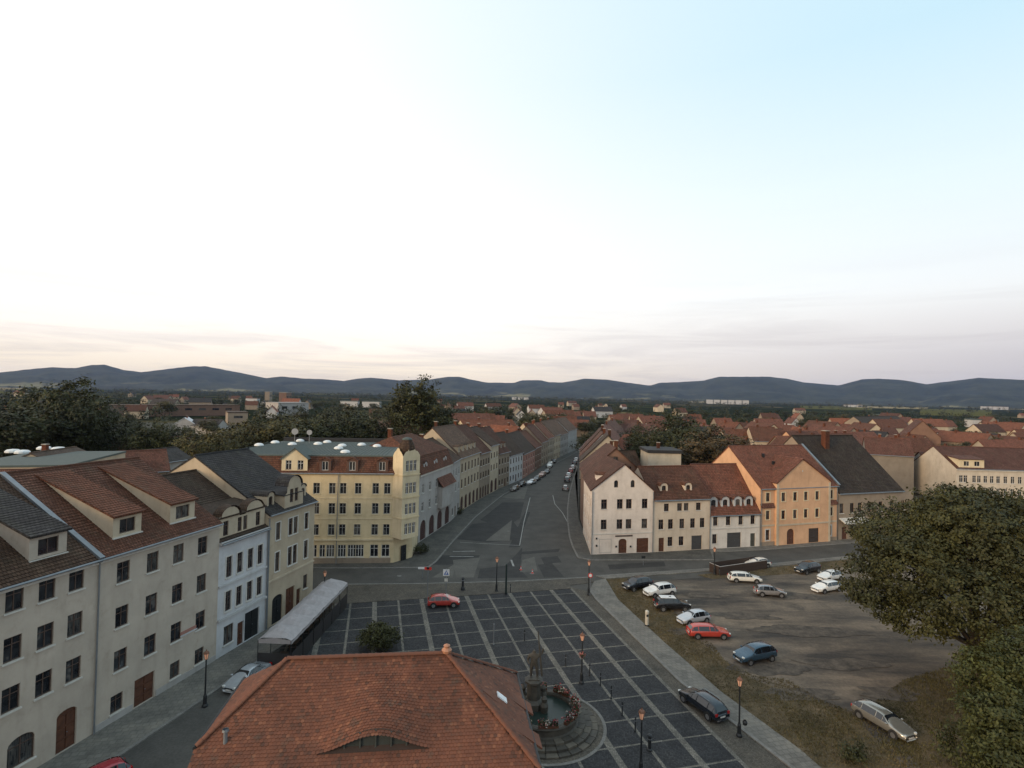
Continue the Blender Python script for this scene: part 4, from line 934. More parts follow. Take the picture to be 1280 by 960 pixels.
front_gable('house with pale verges and cream gable, right side of the street', (18.3, 137.5), (30.4, 136), 10, 11.2, 17.2, P_CREAM2, T_DRK, [(.35, 12, .8, 1.1), (.65, 12, .8, 1.1)], over=.9)
front_gable('narrow house with white verge boards on the right side of the street', (19.8, 150), (30.4, 148.6), 10, 11, 16.8, P_WHITE, T_BRN, over=.9)
front_gable('cream gabled house farther down the right side of the street', (21.5, 163), (32, 161.6), 11, 11, 17, P_CREAM2, T_BRN, over=.7)
for k, (a, b, lb, wl, rf) in enumerate([((29.6, 212), (22.6, 178), 'long red roofed row house on the right side of the street', P_OCH, T_RED), ((36.5, 243), (29.8, 213), 'red roofed house near the street bend, right side', P_BEI, T_RED), ((47, 283), (36.8, 244), 'red roofed house past the street bend, right side', P_CREAM, T_ORA)]):
    block(lb, a, b, 12, 9.5, 15.5, wl, rf, [(.2, 6, 1, 1.5), (.4, 6, 1, 1.5), (.6, 6, 1, 1.5), (.8, 6, 1, 1.5)], relief=True)
p = G(810.5, 566, 14.0); q = G(851.5, 567, 14.0)
F = Fr(p.xy, q.xy); r = root_of('flat_roofed_block', 'pale cream windowless block with dark flat roof behind the buff house', F, 'building')
m = M().box(0, F.L, 0, 9, 0, 14.0); m.build('wall', plaster('pale_stone_plaster', (.50, .45, .36)), r); M().box(-.3, F.L + .3, -.3, 9.3, 14.01, 14.7).build('flat_roof', plain('dark_roof_felt', (.02, .02, .022), .9), r); chimney(r, F.L * .45, 5, 14.7, 16, mat=BRICK)
p = G(800, 583, 11); block('dark roofed yard house left of the pale cream block', (p.x - 8, p.y + 4), (p.x + 2, p.y + 6), 9, 9.5, 13.4, P_TAN, T_DRK)
p, q = G(1083, 566.5, 11.5), G(1142.5, 570, 11.5)
block('beige blank walled house with dark red roof between tall dark roof and cream house', p.xy, q.xy, 16, 11.3, 15.8, plaster('old_beige_render', (.19, .165, .135)), T_RED, chim=2, relief=True)
p = G(1195.6, 585.5, 9.5); q = G(1283, 588, 9.5); d = (q - p).normalized()
F = Fr(p.xy, (p + d * 30).xy); r = root_of('town_house', 'cream house with red brown roof and wide twin window dormer above the big tree', F)
def fE6(m): fac(r, m, (0, 0), 0, [(0, 0), (30, 0), (30, 9.5), (0, 9.5)], rows([F.uz(x, 600)[0] for x in (1201.5, 1207, 1218, 1224, 1232, 1240, 1248, 1257, 1266, 1275)] + [24, 27], (5.8, 2.5), 1.0, 1.9, style='cross', fmat=WHITE))
gable_house(r, 0, 30, 0, 17, 9.5, 14.6, plaster('pale_cream_render', (.50, .44, .36)), T_RED, fE6, yr=9, gab=.1)
a, _ = F.uz(1190, 580); a = max(.8, a + 1.0); b = F.uz(1231, 580)[0]
D = M(); wall_face(D, (0, 0), 0, [(a, 9.8), (b, 9.8), (b, 12.0), (a, 12.0)], [shape(a + (b - a) * .3, 10.2, 1.4, 1.3, False), shape(a + (b - a) * .72, 10.2, 1.4, 1.3, False)], y=.2)
for u in (a, b): D.poly([(u, .2, 9.6), (u, .2, 12), (u, 5, 12.3)])
D = D.build('dormer', P_YTR, r)
for k in (.3, .72): window(D, (0, 0), 0, a + (b - a) * k, 10.2, 1.4, 1.3, style='two', fmat=WHITE, y=.2, flat=True)
q2 = M(); q2.slab([(a - .3, -.1, 12.1), (b + .3, -.1, 12.1), (b + .3, 5.3, 12.7), (a - .3, 5.3, 12.7)], .15); q2.build('dormer_roof', T_RED, D)
M().box(0, 30, -.25, -.003, 9.0, 9.4).build('cornice', TRIMW, r)

# --- behind the left row and the yellow block
p, q = G(-20, 563, 15.5), G(100, 561, 15.5)
F = Fr(G(-60, 592, 14.2).xy, G(84, 590, 14.2).xy); r = root_of('flat_roofed_block', 'block with grey flat roof, white skylights and red mansard at the left edge', F, 'building'); L = F.L
m = M().box(0, L, .6, 20, 0, 14.9); m.build('wall', P_BEI, r); m = M().box(-.1, L + .1, .5, 20.1, 14.91, 15.2); m.build('flat_roof', METR, r)
q = [(0, -.3, 12.0), (L, -.3, 12.0), (L, .6, 14.7), (0, .6, 14.7)]; m = M(); m.slab(q, .1); courses(m, q); m.build('mansard_roof', T_RED, r)
for x in (3, 22, 50, -30): u = F.uz(x, 600)[0]; small_dormer(r, u, 1.5, -.35, 12.4, 1.7, .6, P_BEI, T_RED, fmat=WHITE)
for x, y in ((16, 564), (28, 565), (55, 560), (57, 565.5), (73, 561)):
    P = G(x, y, 15.4) - F.P0; k = M(); k.lathe([(1.1, 15.2), (1.1, 15.45), (.8, 15.7), (.02, 15.8)], (P.dot(F.t), P.dot(F.n)), 12); k.build('skylight_dome', plain('white_acrylic', (.58, .60, .60), .35), r)
p0 = G(80, 589, 13.5); front = Fr(p0.xy, G(135, 566, 15.5).xy)
r, F = block('cream walled house with sloping grey roof beside the skylight block', G(82, 588, 13).xy, G(134, 570, 14.2).xy, 11, 13.4, 15.6, plaster('cream_render', (.30, .27, .21)), T_GRY)
block('long low red roof in front of the garden trees', G(140, 566, 8.5).xy, G(246, 562, 8.5).xy, 12, 8.3, 12.0, P_TAN, T_RED, relief=True, chim=0)
block('small red roofed annexe behind the brown roof', G(150, 590, 11.5).xy, G(212, 586, 11.5).xy, 9, 11.2, 14.6, P_TAN, T_RED, relief=True, chim=0)
block('grey metal roofed annexe behind the dark roof', G(205, 577, 12.5).xy, G(240, 572, 12.5).xy, 8, 12.3, 14.4, P_GREY, T_SLA, chim=0)
block('wide tan roofed hall behind the brown mansard roofs', G(452, 548, 12.5).xy, G(549, 550, 12.5).xy, 22, 12.0, 18.6, P_TAN, T_TAN, chim=3)
# distinct buildings in the middle distance
block('pale yellow mansion with red roof and cross gables beyond the street roofs', G(584, 541, 10).xy, G(650, 540, 10).xy, 16, 10.5, 15.0, P_YTR, T_ORA, [(k / 9, z, 1.3, 2.0) for k in range(1, 9) for z in (6.6, 3)], dorm=4, relief=True, name='mansion', cat='mansion')
front_gable('salmon gabled house behind the pink street house', G(637, 552, 9).xy, G(659, 550, 9).xy, 14, 9.5, 14.5, P_PINK, T_ORA, [(.35, 10, 1, 1.4), (.65, 10, 1, 1.4)])
front_gable('ochre gabled house with bright orange red roof behind the street roofs', G(644, 541, 10).xy, G(664, 543, 10).xy, 13, 10, 14.5, P_OCH, T_ORA)
block('white gabled villa with red roof beyond the trees', G(680, 515, 8).xy, G(706, 515, 8).xy, 12, 8, 13, P_WHITE, T_ORA, relief=False)
F0 = G(217, 530, 6); front_gable('modern house with white pitched roof among the left trees', F0.xy, G(243, 530, 6).xy, 12, 6, 9.5, P_GREY, plain('white_roof_sheet', (.5, .5, .52)), [(.5, 2, 2, 2)])
block('grey roofed house right of the white roofed one', G(236, 531, 5.5).xy, G(272, 532, 5.5).xy, 10, 5.2, 8.6, P_GREY, T_SLA, [(.2, 2, 1.4, 2), (.5, 2, 1.4, 2), (.8, 2, 1.4, 2)])
def hall(label, x0, x1, y, Z, h, dp, wl, rf, name='industrial_hall'):
    a = G(x0, y, h); k = 1; F = Fr(G(x0, y, h).xy, G(x1, y, h).xy); r = root_of(name, label, F, 'building'); m = M().box(0, F.L, 0, dp, 0, h); m.build('wall', wl, r); M().box(-.3, F.L + .3, -.3, dp + .3, h + .01, h + .7).build('flat_roof', rf, r)
    for q in range(int(F.L / 12)): M().box(4 + q * 12, 10 + q * 12, -.05, -.003, h * .55, h * .75).build('window_band', GLASS, r)
hall('large grey concrete hall above the middle tree belt', 348, 386, 504, 0, 13, 25, P_GREY, plain('pale_roof', (.25, .23, .21)))
hall('pale long hall with low roof left of the concrete hall', 285, 310, 516, 0, 9, 20, P_TAN, T_GRY)
hall('brown slab tower block on the far plain', 358, 364.5, 491, 0, 22, 12, P_BRK, plain('pale_roof', (.25, .23, .21)), 'tower_block')
hall('slim grey tower beside the brown slab tower', 337, 340.5, 490, 0, 22, 9, P_TAN, plain('pale_roof', (.25, .23, .21)), 'tower_block')
hall('long brown low hall behind the left trees', 128, 300, 507, 0, 10, 18, P_BRK, T_GRY)
F = G(561, 509, 14).xy; r = thing('water_tower', 'round brick tower with conical cap right of the tall poplar group', 'tower', (F.x, F.y, 0)); M().lathe([(3.6, 0), (3.4, 12), (3.9, 12.5), (3.9, 15)], (0, 0), 14).build('wall', P_TAN, r); M().lathe([(4.2, 15), (.05, 18)], (0, 0), 14).build('roof', T_GRY, r)
front_gable('big brown hip roofed barn far right with pointed gable', G(1131, 545, 10).xy, G(1176, 547, 10).xy, 20, 10, 18, P_BRK, T_BRN)
block('dark long roof left of the pointed barn', G(1082, 532, 10).xy, G(1135, 530, 10).xy, 16, 10, 16, P_TAN, T_DRK)
front_gable('orange plastered gable behind the tall dark roof', G(969, 553, 11).xy, G(997, 556, 11).xy, 16, 11, 15.5, P_ORA, T_RED)
block('brown roof behind the orange house', G(942, 551, 11).xy, G(975, 552, 11).xy, 13, 11, 16, P_OCH, T_BRN)
block('wide red roof farther right behind the dark ridge', G(1052, 560, 10.5).xy, G(1085, 560, 10.5).xy, 13, 10.5, 15, P_TAN, T_RED, chim=2)
# ------------------------------------------------------------------ foreground tiled roof
def fore_roof():
    s = 32.; A = Vector((-.395 * s, .967 * s, 11.7)); B = Vector((-.118 * s, 1.0 * s, 11.7))
    tx = (B - A).normalized(); F = Fr((A - tx * 3.9).xy, (B + tx * 4.2).xy); yaw = F.ang
    r = thing('market_hall', 'hip roofed hall with weathered orange red tiles filling the bottom of the view', 'building', F.P0 + Vector((.3, 0, .12)), F.ang)
    # local: x along ridge, y away from camera; ridge y=0
    xa = 3.9; xb = xa + (B - A).length; W = xb + 4.75; dL, dR, dF, dBk = 3.3, 4.75, 9.5, 4.6; k = math.tan(R_(38)); zr = 11.7
    eL, eR, eF, eB = zr - dL * k, zr - dR * k, zr - dF * k, zr - dBk * k
    # hips run at 45 degrees until the side eaves, then the front plane continues down between them
    m = M(); ze = min(eL, eR) - .25
    fy = -dF; FL = xa - dL; FRr = xb + dR
    m.prism([(FL + .5, fy + .5), (FRr - .5, fy + .5), (FRr - .5, dBk - .5), (FL + .5, dBk - .5)], 0, 3.9)
    m.prism([(FL + .5, -4.4), (FRr - .5, -4.4), (FRr - .5, dBk - .5), (FL + .5, dBk - .5)], 3.9, 7.6)
    m.build('wall', P_CREAM, r)
    slopes = []
    front = [(FL, -dL, eL), (FRr, -dR, eR), (xb, 0, zr), (xa, 0, zr)]
    lowf = [(FL, fy, eF), (FRr, fy, eF), (FRr, -dR, eR), (FL, -dL, eL)]
    left = [(FL, dL, eL), (FL, -dL, eL), (xa, 0, zr)]
    right = [(FRr, -dR, eR), (FRr, dR, eR), (xb, 0, zr)]
    back = [(FRr, dR, eR), (FL, dL, eL), (xa, 0, zr), (xb, 0, zr)]
    m = M()
    for q in (front, lowf, back, left, right): m.slab([(p[0], p[1], p[2] - .03) for p in q], .2)
    m.build('roof_boarding', plain('roof_underlay', (.03, .018, .014), .9), r)
    # clay tiles, individually modelled
    tile = M(); rr = random.Random(3)
    ex = 9.3; ey = -3.8         # eyebrow dormer centre
    def eyebrow(x, y):
        u = (x - ex) / 3.1
        if abs(u) > 1: return 0
        lift = .78 * (.5 + .5 * math.cos(math.pi * u))
        v = y - ey                                   # front face at v=0; fades away up the slope
        if v < 0: return None if lift > .06 and v > -.02 else 0
        return lift * max(0, 1 - v / 3.1) ** 1.0
    def lay(u_dir, v_dir, org, wid, length, inside, seed):
        """rows of tiles over a plane: org lower left corner, u across, v up"""
        nn = u_dir.cross(v_dir).normalized()
        if nn.z < 0: nn = -nn
        gx, gy = .19, .165; ny = int(length / gy) + 1; nx = int(wid / gx) + 1
        for j in range(ny):
            for i in range(nx):
                u = i * gx + (gx / 2 if j % 2 else 0); v = j * gy
                if not inside(u + gx / 2, v + gy / 2): continue
                c = org + u_dir * u + v_dir * v
                h = eyebrow(c.x, c.y) if seed == 0 else 0
                if h is None: continue
                c = c + Vector((0, 0, h))
                w_ = gx * .47; L = gy * 1.7; t = .022 + rr.uniform(-.004, .008); lift = .046 + rr.uniform(-.006, .012)
                if seed == 0 and c.y < ey and c.y + L * v_dir.y > ey and abs((c.x - ex) / 3.1) < .9: L = max(.03, (ey - c.y) / v_dir.y)
                eb = (lambda q, h=h: Vector((0, 0, (eyebrow(q.x, max(q.y, ey)) or 0) - h))) if seed == 0 and c.y - h * 0 >= ey else (lambda q: Vector((0, 0, 0)))
                sk = rr.uniform(-.008, .008)
                a = c + u_dir * (-w_ + sk) + nn * lift; b = c + u_dir * (w_ + sk) + nn * lift; mid = c + u_dir * sk - v_dir * .035 + nn * (lift + .006)
                d = c + u_dir * -w_ + v_dir * L + nn * .002; e = c + u_dir * w_ + v_dir * L + nn * .002
                a, b, mid, d, e = [q + eb(q) for q in (a, b, mid, d, e)]
                tile.add([a, mid, b, e, d, a - nn * t, mid - nn * t, b - nn * t], [(0, 1, 2, 3, 4), (5, 6, 1, 0), (6, 7, 2, 1)])
    co, si = math.cos(R_(38)), math.sin(R_(38))
    vx = Vector((0, co, si)); xx = Vector((1, 0, 0))
    full = dF / co
    def in_front(u, v):
        y = -dF + v * co; x = FL + u
        if y > 0 or x < FL or x > FRr: return False
        return x > xa + min(0, max(-dL, y)) + .02 and x < xb + min(dR, -y) - .02
    lay(xx, vx, Vector((FL, -dF, zr - dF * k)), FRr - FL, full, in_front, 0)
    vr = Vector((-co, 0, si)); lay(Vector((0, 1, 0)), vr, Vector((FRr, -dR, eR)), 2 * dR, dR / co, lambda u, v: abs(u - dR) < dR - v * co, 1)
    vl = Vector((co, 0, si)); lay(Vector((0, 1, 0)), vl, Vector((FL, -dL, eL)), 2 * dL, dL / co, lambda u, v: abs(u - dL) < dL - v * co, 2)
    mt, nt, b = new_mat('weathered_clay_tile')
    gn = N(nt, 'ShaderNodeNewGeometry'); c = ramp_n(nt, gn.outputs['Random Per Island'], [(0, (.075, .031, .018)), (.15, (.122, .044, .024)), (.9, (.152, .053, .027)), (1, (.20, .080, .042))])
    big = ramp_n(nt, noise_n(nt, .55, 6), [(.3, (.62, .60, .58)), (.7, (1.12, 1.1, 1.06))]); c = mix_n(nt, 1.0, c, big, 'MULTIPLY')
    li = ramp_n(nt, noise_n(nt, 1.8, 8, rough=.7), [(.54, (0, 0, 0)), (.70, (.6, .6, .6))]); c = mix_n(nt, li, c, (.055, .048, .036))
    nt.links.new(c, b.inputs['Base Color']); b.inputs['Roughness'].default_value = .8; bump(nt, b, noise_n(nt, 40, 3), .004)
    stuff(tile.build('roof_tile', mt, r, uv=False))
    # ridge and hip tiles: single pieces
    def caps(p, q, n):
        p, q = Vector(p), Vector(q); d = (q - p).normalized(); L = (q - p).length; st = L / n
        side = d.cross(Vector((0, 0, 1))).normalized(); up = side.cross(d)
        mm = M(); nk = 6; pts = []
        for e_, rad in ((0, .15), (st * 1.06, .12)):
            for a in range(nk + 1):
                t = math.pi * a / nk; pts.append(d * e_ + side * math.cos(t) * rad * 1.1 + up * (math.sin(t) * rad * .8 - .01))
        mm.add(pts, [(a, a + 1, nk + 2 + a, nk + 1 + a) for a in range(nk)]); mm.add([pts[a] for a in range(nk + 1)], [tuple(range(nk + 1))])
        me = mm.mesh('ridge_tile', mt, uv=False)
        for i in range(n):
            o = link('ridge_tile', me, r, p + d * st * i + up * .05)
            o.rotation_euler = (0, 0, 0)
    caps((xa, 0, zr + .03), (xb, 0, zr + .03), 24); caps((xb, 0, zr + .03), (FRr, -dR, eR + .03), 18); caps((xa, 0, zr + .03), (FL, -dL, eL + .03), 17); caps((xb, 0, zr + .03), (FRr, dR, eR + .03), 17)
    # eyebrow opening, set back under the raised tiles
    q = M(); zb = zr + (ey + .12) * k; pts = []
    for i in range(25):
        u = -1 + i / 12; pts.append((ex + u * 3.1, ey + .25, zr + (ey + .25) * k + .78 * (.5 + .5 * math.cos(math.pi * u)) + .03))
    lo = [(p[0], p[1], zb - .12) for p in pts]
    q.add(pts + lo, [(i, i + 1, 25 + i + 1, 25 + i) for i in range(24)]); q.build('eyebrow_window', plain('eyebrow_louver', (.024, .030, .028), .7), r)
    for i in range(3, 21, 3): M().box(pts[i][0] - .04, pts[i][0] + .04, ey + .17, ey + .24, zb - .1, pts[i][2] - .04).build('glazing_bar', plain('eyebrow_bar', (.035, .042, .04), .7), r)
    # apex finial, roof window, small vent
    M().lathe([(.25, zr + .1), (.30, zr + .25), (.16, zr + .38), (.2, zr + .5), (.02, zr + .6)], (xb, 0), 10).build('finial', plain('pale_clay', (.36, .17, .10)), r)
    def on_right(u, up_, h): y = u; x = FRr - up_; return Vector((x, y, eR + up_ * k + h))
    q = M(); a, b_, c_, d_ = on_right(-.6, 1.2, .14), on_right(-.1, 1.2, .14), on_right(-.1, 1.75, .14), on_right(-.6, 1.75, .14); q.slab([a, b_, c_, d_], .1); q.build('roof_light', plain('bright_glass', (.75, .78, .8), .12), r)
    q = M(); q.slab([on_right(-1.3, 1.9, .08), on_right(-.7, 1.9, .08), on_right(-.8, 2.7, .08), on_right(-1.2, 2.7, .08)], .06); q.build('roof_patch', mt, r)
    for y0 in (.9, -2.2):     # two small tiled hoods at the right eave
        x0 = FRr - .9; q = M()
        q.slab([(FRr + .5, y0 - .6, eR - .22), (FRr + .5, y0 + .6, eR - .22), (x0, y0 + .5, eR + .75), (x0, y0 - .5, eR + .75)], .1); h = q.build('eave_hood', mt, r)
        courses(M(), [(0, 0, 0), (1, 0, 0), (1, 1, 0), (0, 1, 0)])
    M().cyl((FRr + .06, -dR, eR - .02), (FRr + .06, dR, eR - .02), .1).build('gutter', DARKM, r); M().cyl((FL - .06, -dL - .1, eL - .02), (FL - .06, dL, eL - .02), .1).build('gutter', DARKM, r)
    for u, y in ((FL + 1.3, -3.2), (FL + 1.5, -5.4)):
        z = zr - (-y) * k if u > FL + dL + y else eL
        z = max(z, 0); M().lathe([(.11, z - .2), (.10, z + .55), (.17, z + .57), (.15, z + .68)], (u, y), 8).build('vent_pipe', ZINC, r)
fore_roof()

# ------------------------------------------------------------------ awning (long marquee of a pub)
na, nb, fb, fa = [G(*p, 2.9) for p in ((322, 800), (364, 802), (424, 731), (402, 728))]
F = Fr(na.xy, fa.xy); r = thing('marquee', 'long pale grey marquee with drooping roof along the left pavement', 'marquee', F.P0, F.ang)
L = F.L; W = (nb.xy - na.xy).length; q = M(); NX, NY = 24, 6
vv = []
for i in range(NX + 1):
    for j in range(NY + 1):
        x = L * i / NX; y = -W * j / NY
        t = j / NY; pk = 1 - abs(2 * ((i % 4) / 4) - 1)
        z = 2.95 + .95 * min((1 - abs(2 * t - 1)), .22 + .78 * pk) - (.06 if j in (0, NY) and i % 4 else 0)
        vv.append((x, y, z))
q.add(vv, [(i * (NY + 1) + j, (i + 1) * (NY + 1) + j, (i + 1) * (NY + 1) + j + 1, i * (NY + 1) + j + 1) for i in range(NX) for j in range(NY)])
CANV = plain('grey_canvas', (.30, .275, .275), .85)
q.build('canopy', CANV, r)
q = M()
for y in (0, -W):
    for i in range(NX): q.add([(L * i / NX, y, 2.87), (L * (i + 1) / NX, y, 2.87), (L * (i + 1) / NX, y, 2.62 - .06 * (i % 2)), (L * i / NX, y, 2.62 - .06 * ((i + 1) % 2))], [(0, 1, 2, 3)])
for x in (0, L): q.add([(x, 0, 2.95), (x, -W, 2.95), (x, -W, 2.6), (x, 0, 2.6)], [(0, 1, 2, 3)]); q.add([(x, 0, 2.95), (x, -W, 2.95), (x, -W / 2, 3.16)], [(0, 1, 2)])
q.build('valance', CANV, r)
for i in range(0, NX + 1, 4):
    for y in (-.05, -W + .05): M().cyl((L * i / NX, y, .0), (L * i / NX, y, 2.9), .04).build('post', DARKM, r)
WIND = plain('dark_windbreak', (.022, .020, .02), .5)
for i in range(6):
    x = L * i / 6; M().box(x + .1, x + L / 6 - .1, -W - .03, -W + .02, .05, 1.7).build('side_panel', WIND, r)
M().box(-.03, .03, -W + .1, -.1, .05, 1.7).build('side_panel', WIND, r)
P_TBL = plain('table_wood', (.06, .035, .02), .6)
for i in range(5):
    x = L * (i + .5) / 5; c = F.w(x, -W * .5)
    t = thing('pub_table', ('table under the near end of the marquee', 'second table from the near end of the marquee', 'middle table under the marquee', 'second table from the far end of the marquee', 'table under the far end of the marquee')[i], 'table', c, F.ang, 'tables under the marquee'); M().box(-.8, .8, -.4, .4, .70, .75).build('tabletop', P_TBL, t)
    for sx in (-.7, .7):
        for sy in (-.32, .32): M().box(sx - .04, sx + .04, sy - .04, sy + .04, 0, .699).build('leg', P_TBL, t)

# ------------------------------------------------------------------ fountain
FC_ = Vector((3.1, 45.3, 0))
r = thing('fountain', 'round stone fountain with flower boxes on its rim and stepped base', 'fountain', FC_)
STN = plain('wet_dark_stone', (.046, .040, .031), .7, 0, .35); STN2 = plain('mid_stone', (.085, .073, .056), .8, 0, .3)
for k, (ra, rb, z0_, z1_) in enumerate([(4.5, 3.95, 0, .16), (4.0, 3.45, .0, .34), (3.5, 2.9, 0, .52)]):
    n = 28
    for i in range(n):
        a0_, a1_ = 2 * math.pi * (i + .03) / n, 2 * math.pi * (i + .97) / n
        M().prism([(ra * math.cos(a0_), ra * math.sin(a0_)), (ra * math.cos(a1_), ra * math.sin(a1_)), (rb * math.cos(a1_), rb * math.sin(a1_)), (rb * math.cos(a0_), rb * math.sin(a0_))], z0_, z1_).build('step_stone', STN if (i * 7 + k) % 3 else STN2, r)
M().lathe([(2.95, 0), (2.95, .5), (2.8, .6), (2.8, 1.05), (3.0, 1.2), (2.95, 1.3), (2.5, 1.3), (2.45, 1.15), (2.45, .3), (0.02, .3)], (0, 0), 32).build('basin', STN, r)
wm_ = plain('green_pool_water', (.016, .026, .022), .3); wm_.node_tree.nodes['Principled BSDF'].inputs['Specular IOR Level'].default_value = .25
M().lathe([(2.46, 1.0), (0.02, 1.0)], (0, 0), 32).build('water', wm_, r)
pc = (-.75, .75)
M().lathe([(.95, .3), (.95, 1.5), (.8, 1.6), (.62, 1.7), (.60, 2.9), (.8, 3.05), (.8, 3.2), (.45, 3.3)], pc, 8, .39).build('pedestal', STN, r)
for dx, dy in ((.9, -.9), (-.9, -.9), (.9, .9), (-.9, .9)):
    M().lathe([(.28, 1.0), (.34, 1.5), (.2, 1.8), (.26, 2.1), (.05, 2.35)], (pc[0] + dx * .95, pc[1] + dy * .95), 8).build('spout_figure', STN, r)
ROSE = [leaf_mat('red_blossom', (.24, .022, .028), .3), leaf_mat('pink_blossom', (.34, .13, .13), .3), leaf_mat('white_blossom', (.42, .36, .32), .2)]
LEAFD = leaf_mat('box_leaves', (.028, .040, .016), .4)
def flower_box(c, ang, ln, label, seed):
    rr = random.Random(seed); t = thing('flower_box', label, 'flower box', c, ang, None)
    M().box(-ln / 2, ln / 2, -.16, .16, 0, .2).build('trough', WOODB, t)
    lv = M(); fl = [M(), M(), M()]
    for _ in range(150):
        x, y, z = rr.uniform(-ln / 2, ln / 2), rr.gauss(0, .17), .2 + abs(rr.gauss(0, .16)); s_ = .09
        a, b = [Vector((rr.gauss(0, 1), rr.gauss(0, 1), rr.gauss(0, 1))).normalized() * s_ for _ in (0, 1)]; p = Vector((x, y, z)); lv.add([p - a, p + b, p + a, p - b], [(0, 1, 2, 3)])
    for _ in range(95):
        x = rr.uniform(-ln / 2, ln / 2); k = int((x / ln + .5) * 4 + rr.random() * 1.4) % 3
        y, z = rr.gauss(0, .2), .3 + abs(rr.gauss(0, .17)); s_ = .075; p = Vector((x, y, z)); a, b = [Vector((rr.gauss(0, 1), rr.gauss(0, 1), rr.gauss(0, 1))).normalized() * s_ for _ in (0, 1)]
        fl[k].add([p - a, p + b, p + a, p - b], [(0, 1, 2, 3)])
    lv.build('foliage', LEAFD, t, uv=False)
    for k in range(3): fl[k].build('blossoms', ROSE[k], t, uv=False)
    return t
nm = ['nearest the camera', 'at the near right of the pool', 'at the right of the pool', 'at the far right of the pool', 'at the back of the pool by the statue', 'at the back left, by the tiled eave', 'at the left of the pool, partly behind the eave', 'at the near left, below the eave']
for k in range(8):
    a = -math.pi / 2 + k * math.pi / 4 + .1
    flower_box(FC_ + Vector((2.72 * math.cos(a), 2.72 * math.sin(a), 1.31)), a + math.pi / 2, 1.55, 'flower box on the fountain rim ' + nm[k], k)
# statue: one skinned figure with raised arm
def figure(name, joints, edges, radii, mat, parent):
    me = bpy.data.meshes.new(name); me.from_pydata(joints, edges, []); o = link(name, me, parent)
    md = o.modifiers.new('skin', 'SKIN'); o.modifiers.new('sub', 'SUBSURF').levels = 1; o.modifiers['sub'].render_levels = 1
    sv = me.skin_vertices[0].data if me.skin_vertices else None
    if sv is None:
        bpy.context.view_layer.objects.active = o
        me.attributes
    for i, q in enumerate(radii): me.skin_vertices[0].data[i].radius = (q, q)
    me.skin_vertices[0].data[0].use_root = True
    me.materials.append(mat); return o
st = thing('statue', 'dark stone warrior statue with raised lance on the fountain pedestal', 'statue', FC_ + Vector((pc[0], pc[1], 3.3))); st.scale = (1.35, 1.35, 1.2)
J = [(0, 0, 1.05), (0, 0, 1.35), (0, 0, 1.62), (0, -.02, 1.8), (0, -.03, 1.98), (.14, 0, .98), (.2, -.05, .55), (.22, .03, .1), (.24, -.12, .03), (-.14, 0, .98), (-.17, .02, .52), (-.18, .1, .1), (-.2, -.06, .03), (.3, 0, 1.6), (.5, .02, 1.75), (.55, -.05, 2.1), (-.28, 0, 1.58), (-.4, .05, 1.25), (-.3, -.15, 1.02)]
Ed = [(0, 1), (1, 2), (2, 3), (3, 4), (0, 5), (5, 6), (6, 7), (7, 8), (0, 9), (9, 10), (10, 11), (11, 12), (2, 13), (13, 14), (14, 15), (2, 16), (16, 17), (17, 18)]
Rd = [.2, .19, .24, .08, .13, .14, .1, .07, .05, .14, .1, .07, .05, .12, .075, .06, .12, .075, .06]
try: figure('body', J, Ed, Rd, STN, st)
except Exception:
    m = M()
    for a, b in Ed: m.cyl(J[a], J[b], Rd[a], Rd[b])
    m.build('body', STN, st, smooth=True)
M().cyl((.5, -.06, .2), (.2, -.04, 3.3), .07, .03).build('lance', STN, st); M().box(-.35, .35, -.3, .3, -.001, .05).build('base', STN, st)
# curved kerb ring round the fountain
n = 60; m = M()
for i in range(n):
    a0_, a1_ = -1.9 + 3.5 * i / n, -1.9 + 3.5 * (i + .95) / n
    m.prism([(5.2 * math.cos(a0_), 5.2 * math.sin(a0_)), (5.2 * math.cos(a1_), 5.2 * math.sin(a1_)), (4.95 * math.cos(a1_), 4.95 * math.sin(a1_)), (4.95 * math.cos(a0_), 4.95 * math.sin(a0_))], .0, .045)
o = m.build('kerb_ring', KERB); o.location = FC_; struct(o)
M().prism([(4.95 * math.cos(2 * math.pi * i / 40), 4.95 * math.sin(2 * math.pi * i / 40)) for i in range(40)], 0, .036).build('fountain_paving', PAVEB, None).location = FC_
struct(bpy.data.objects['fountain_paving'])

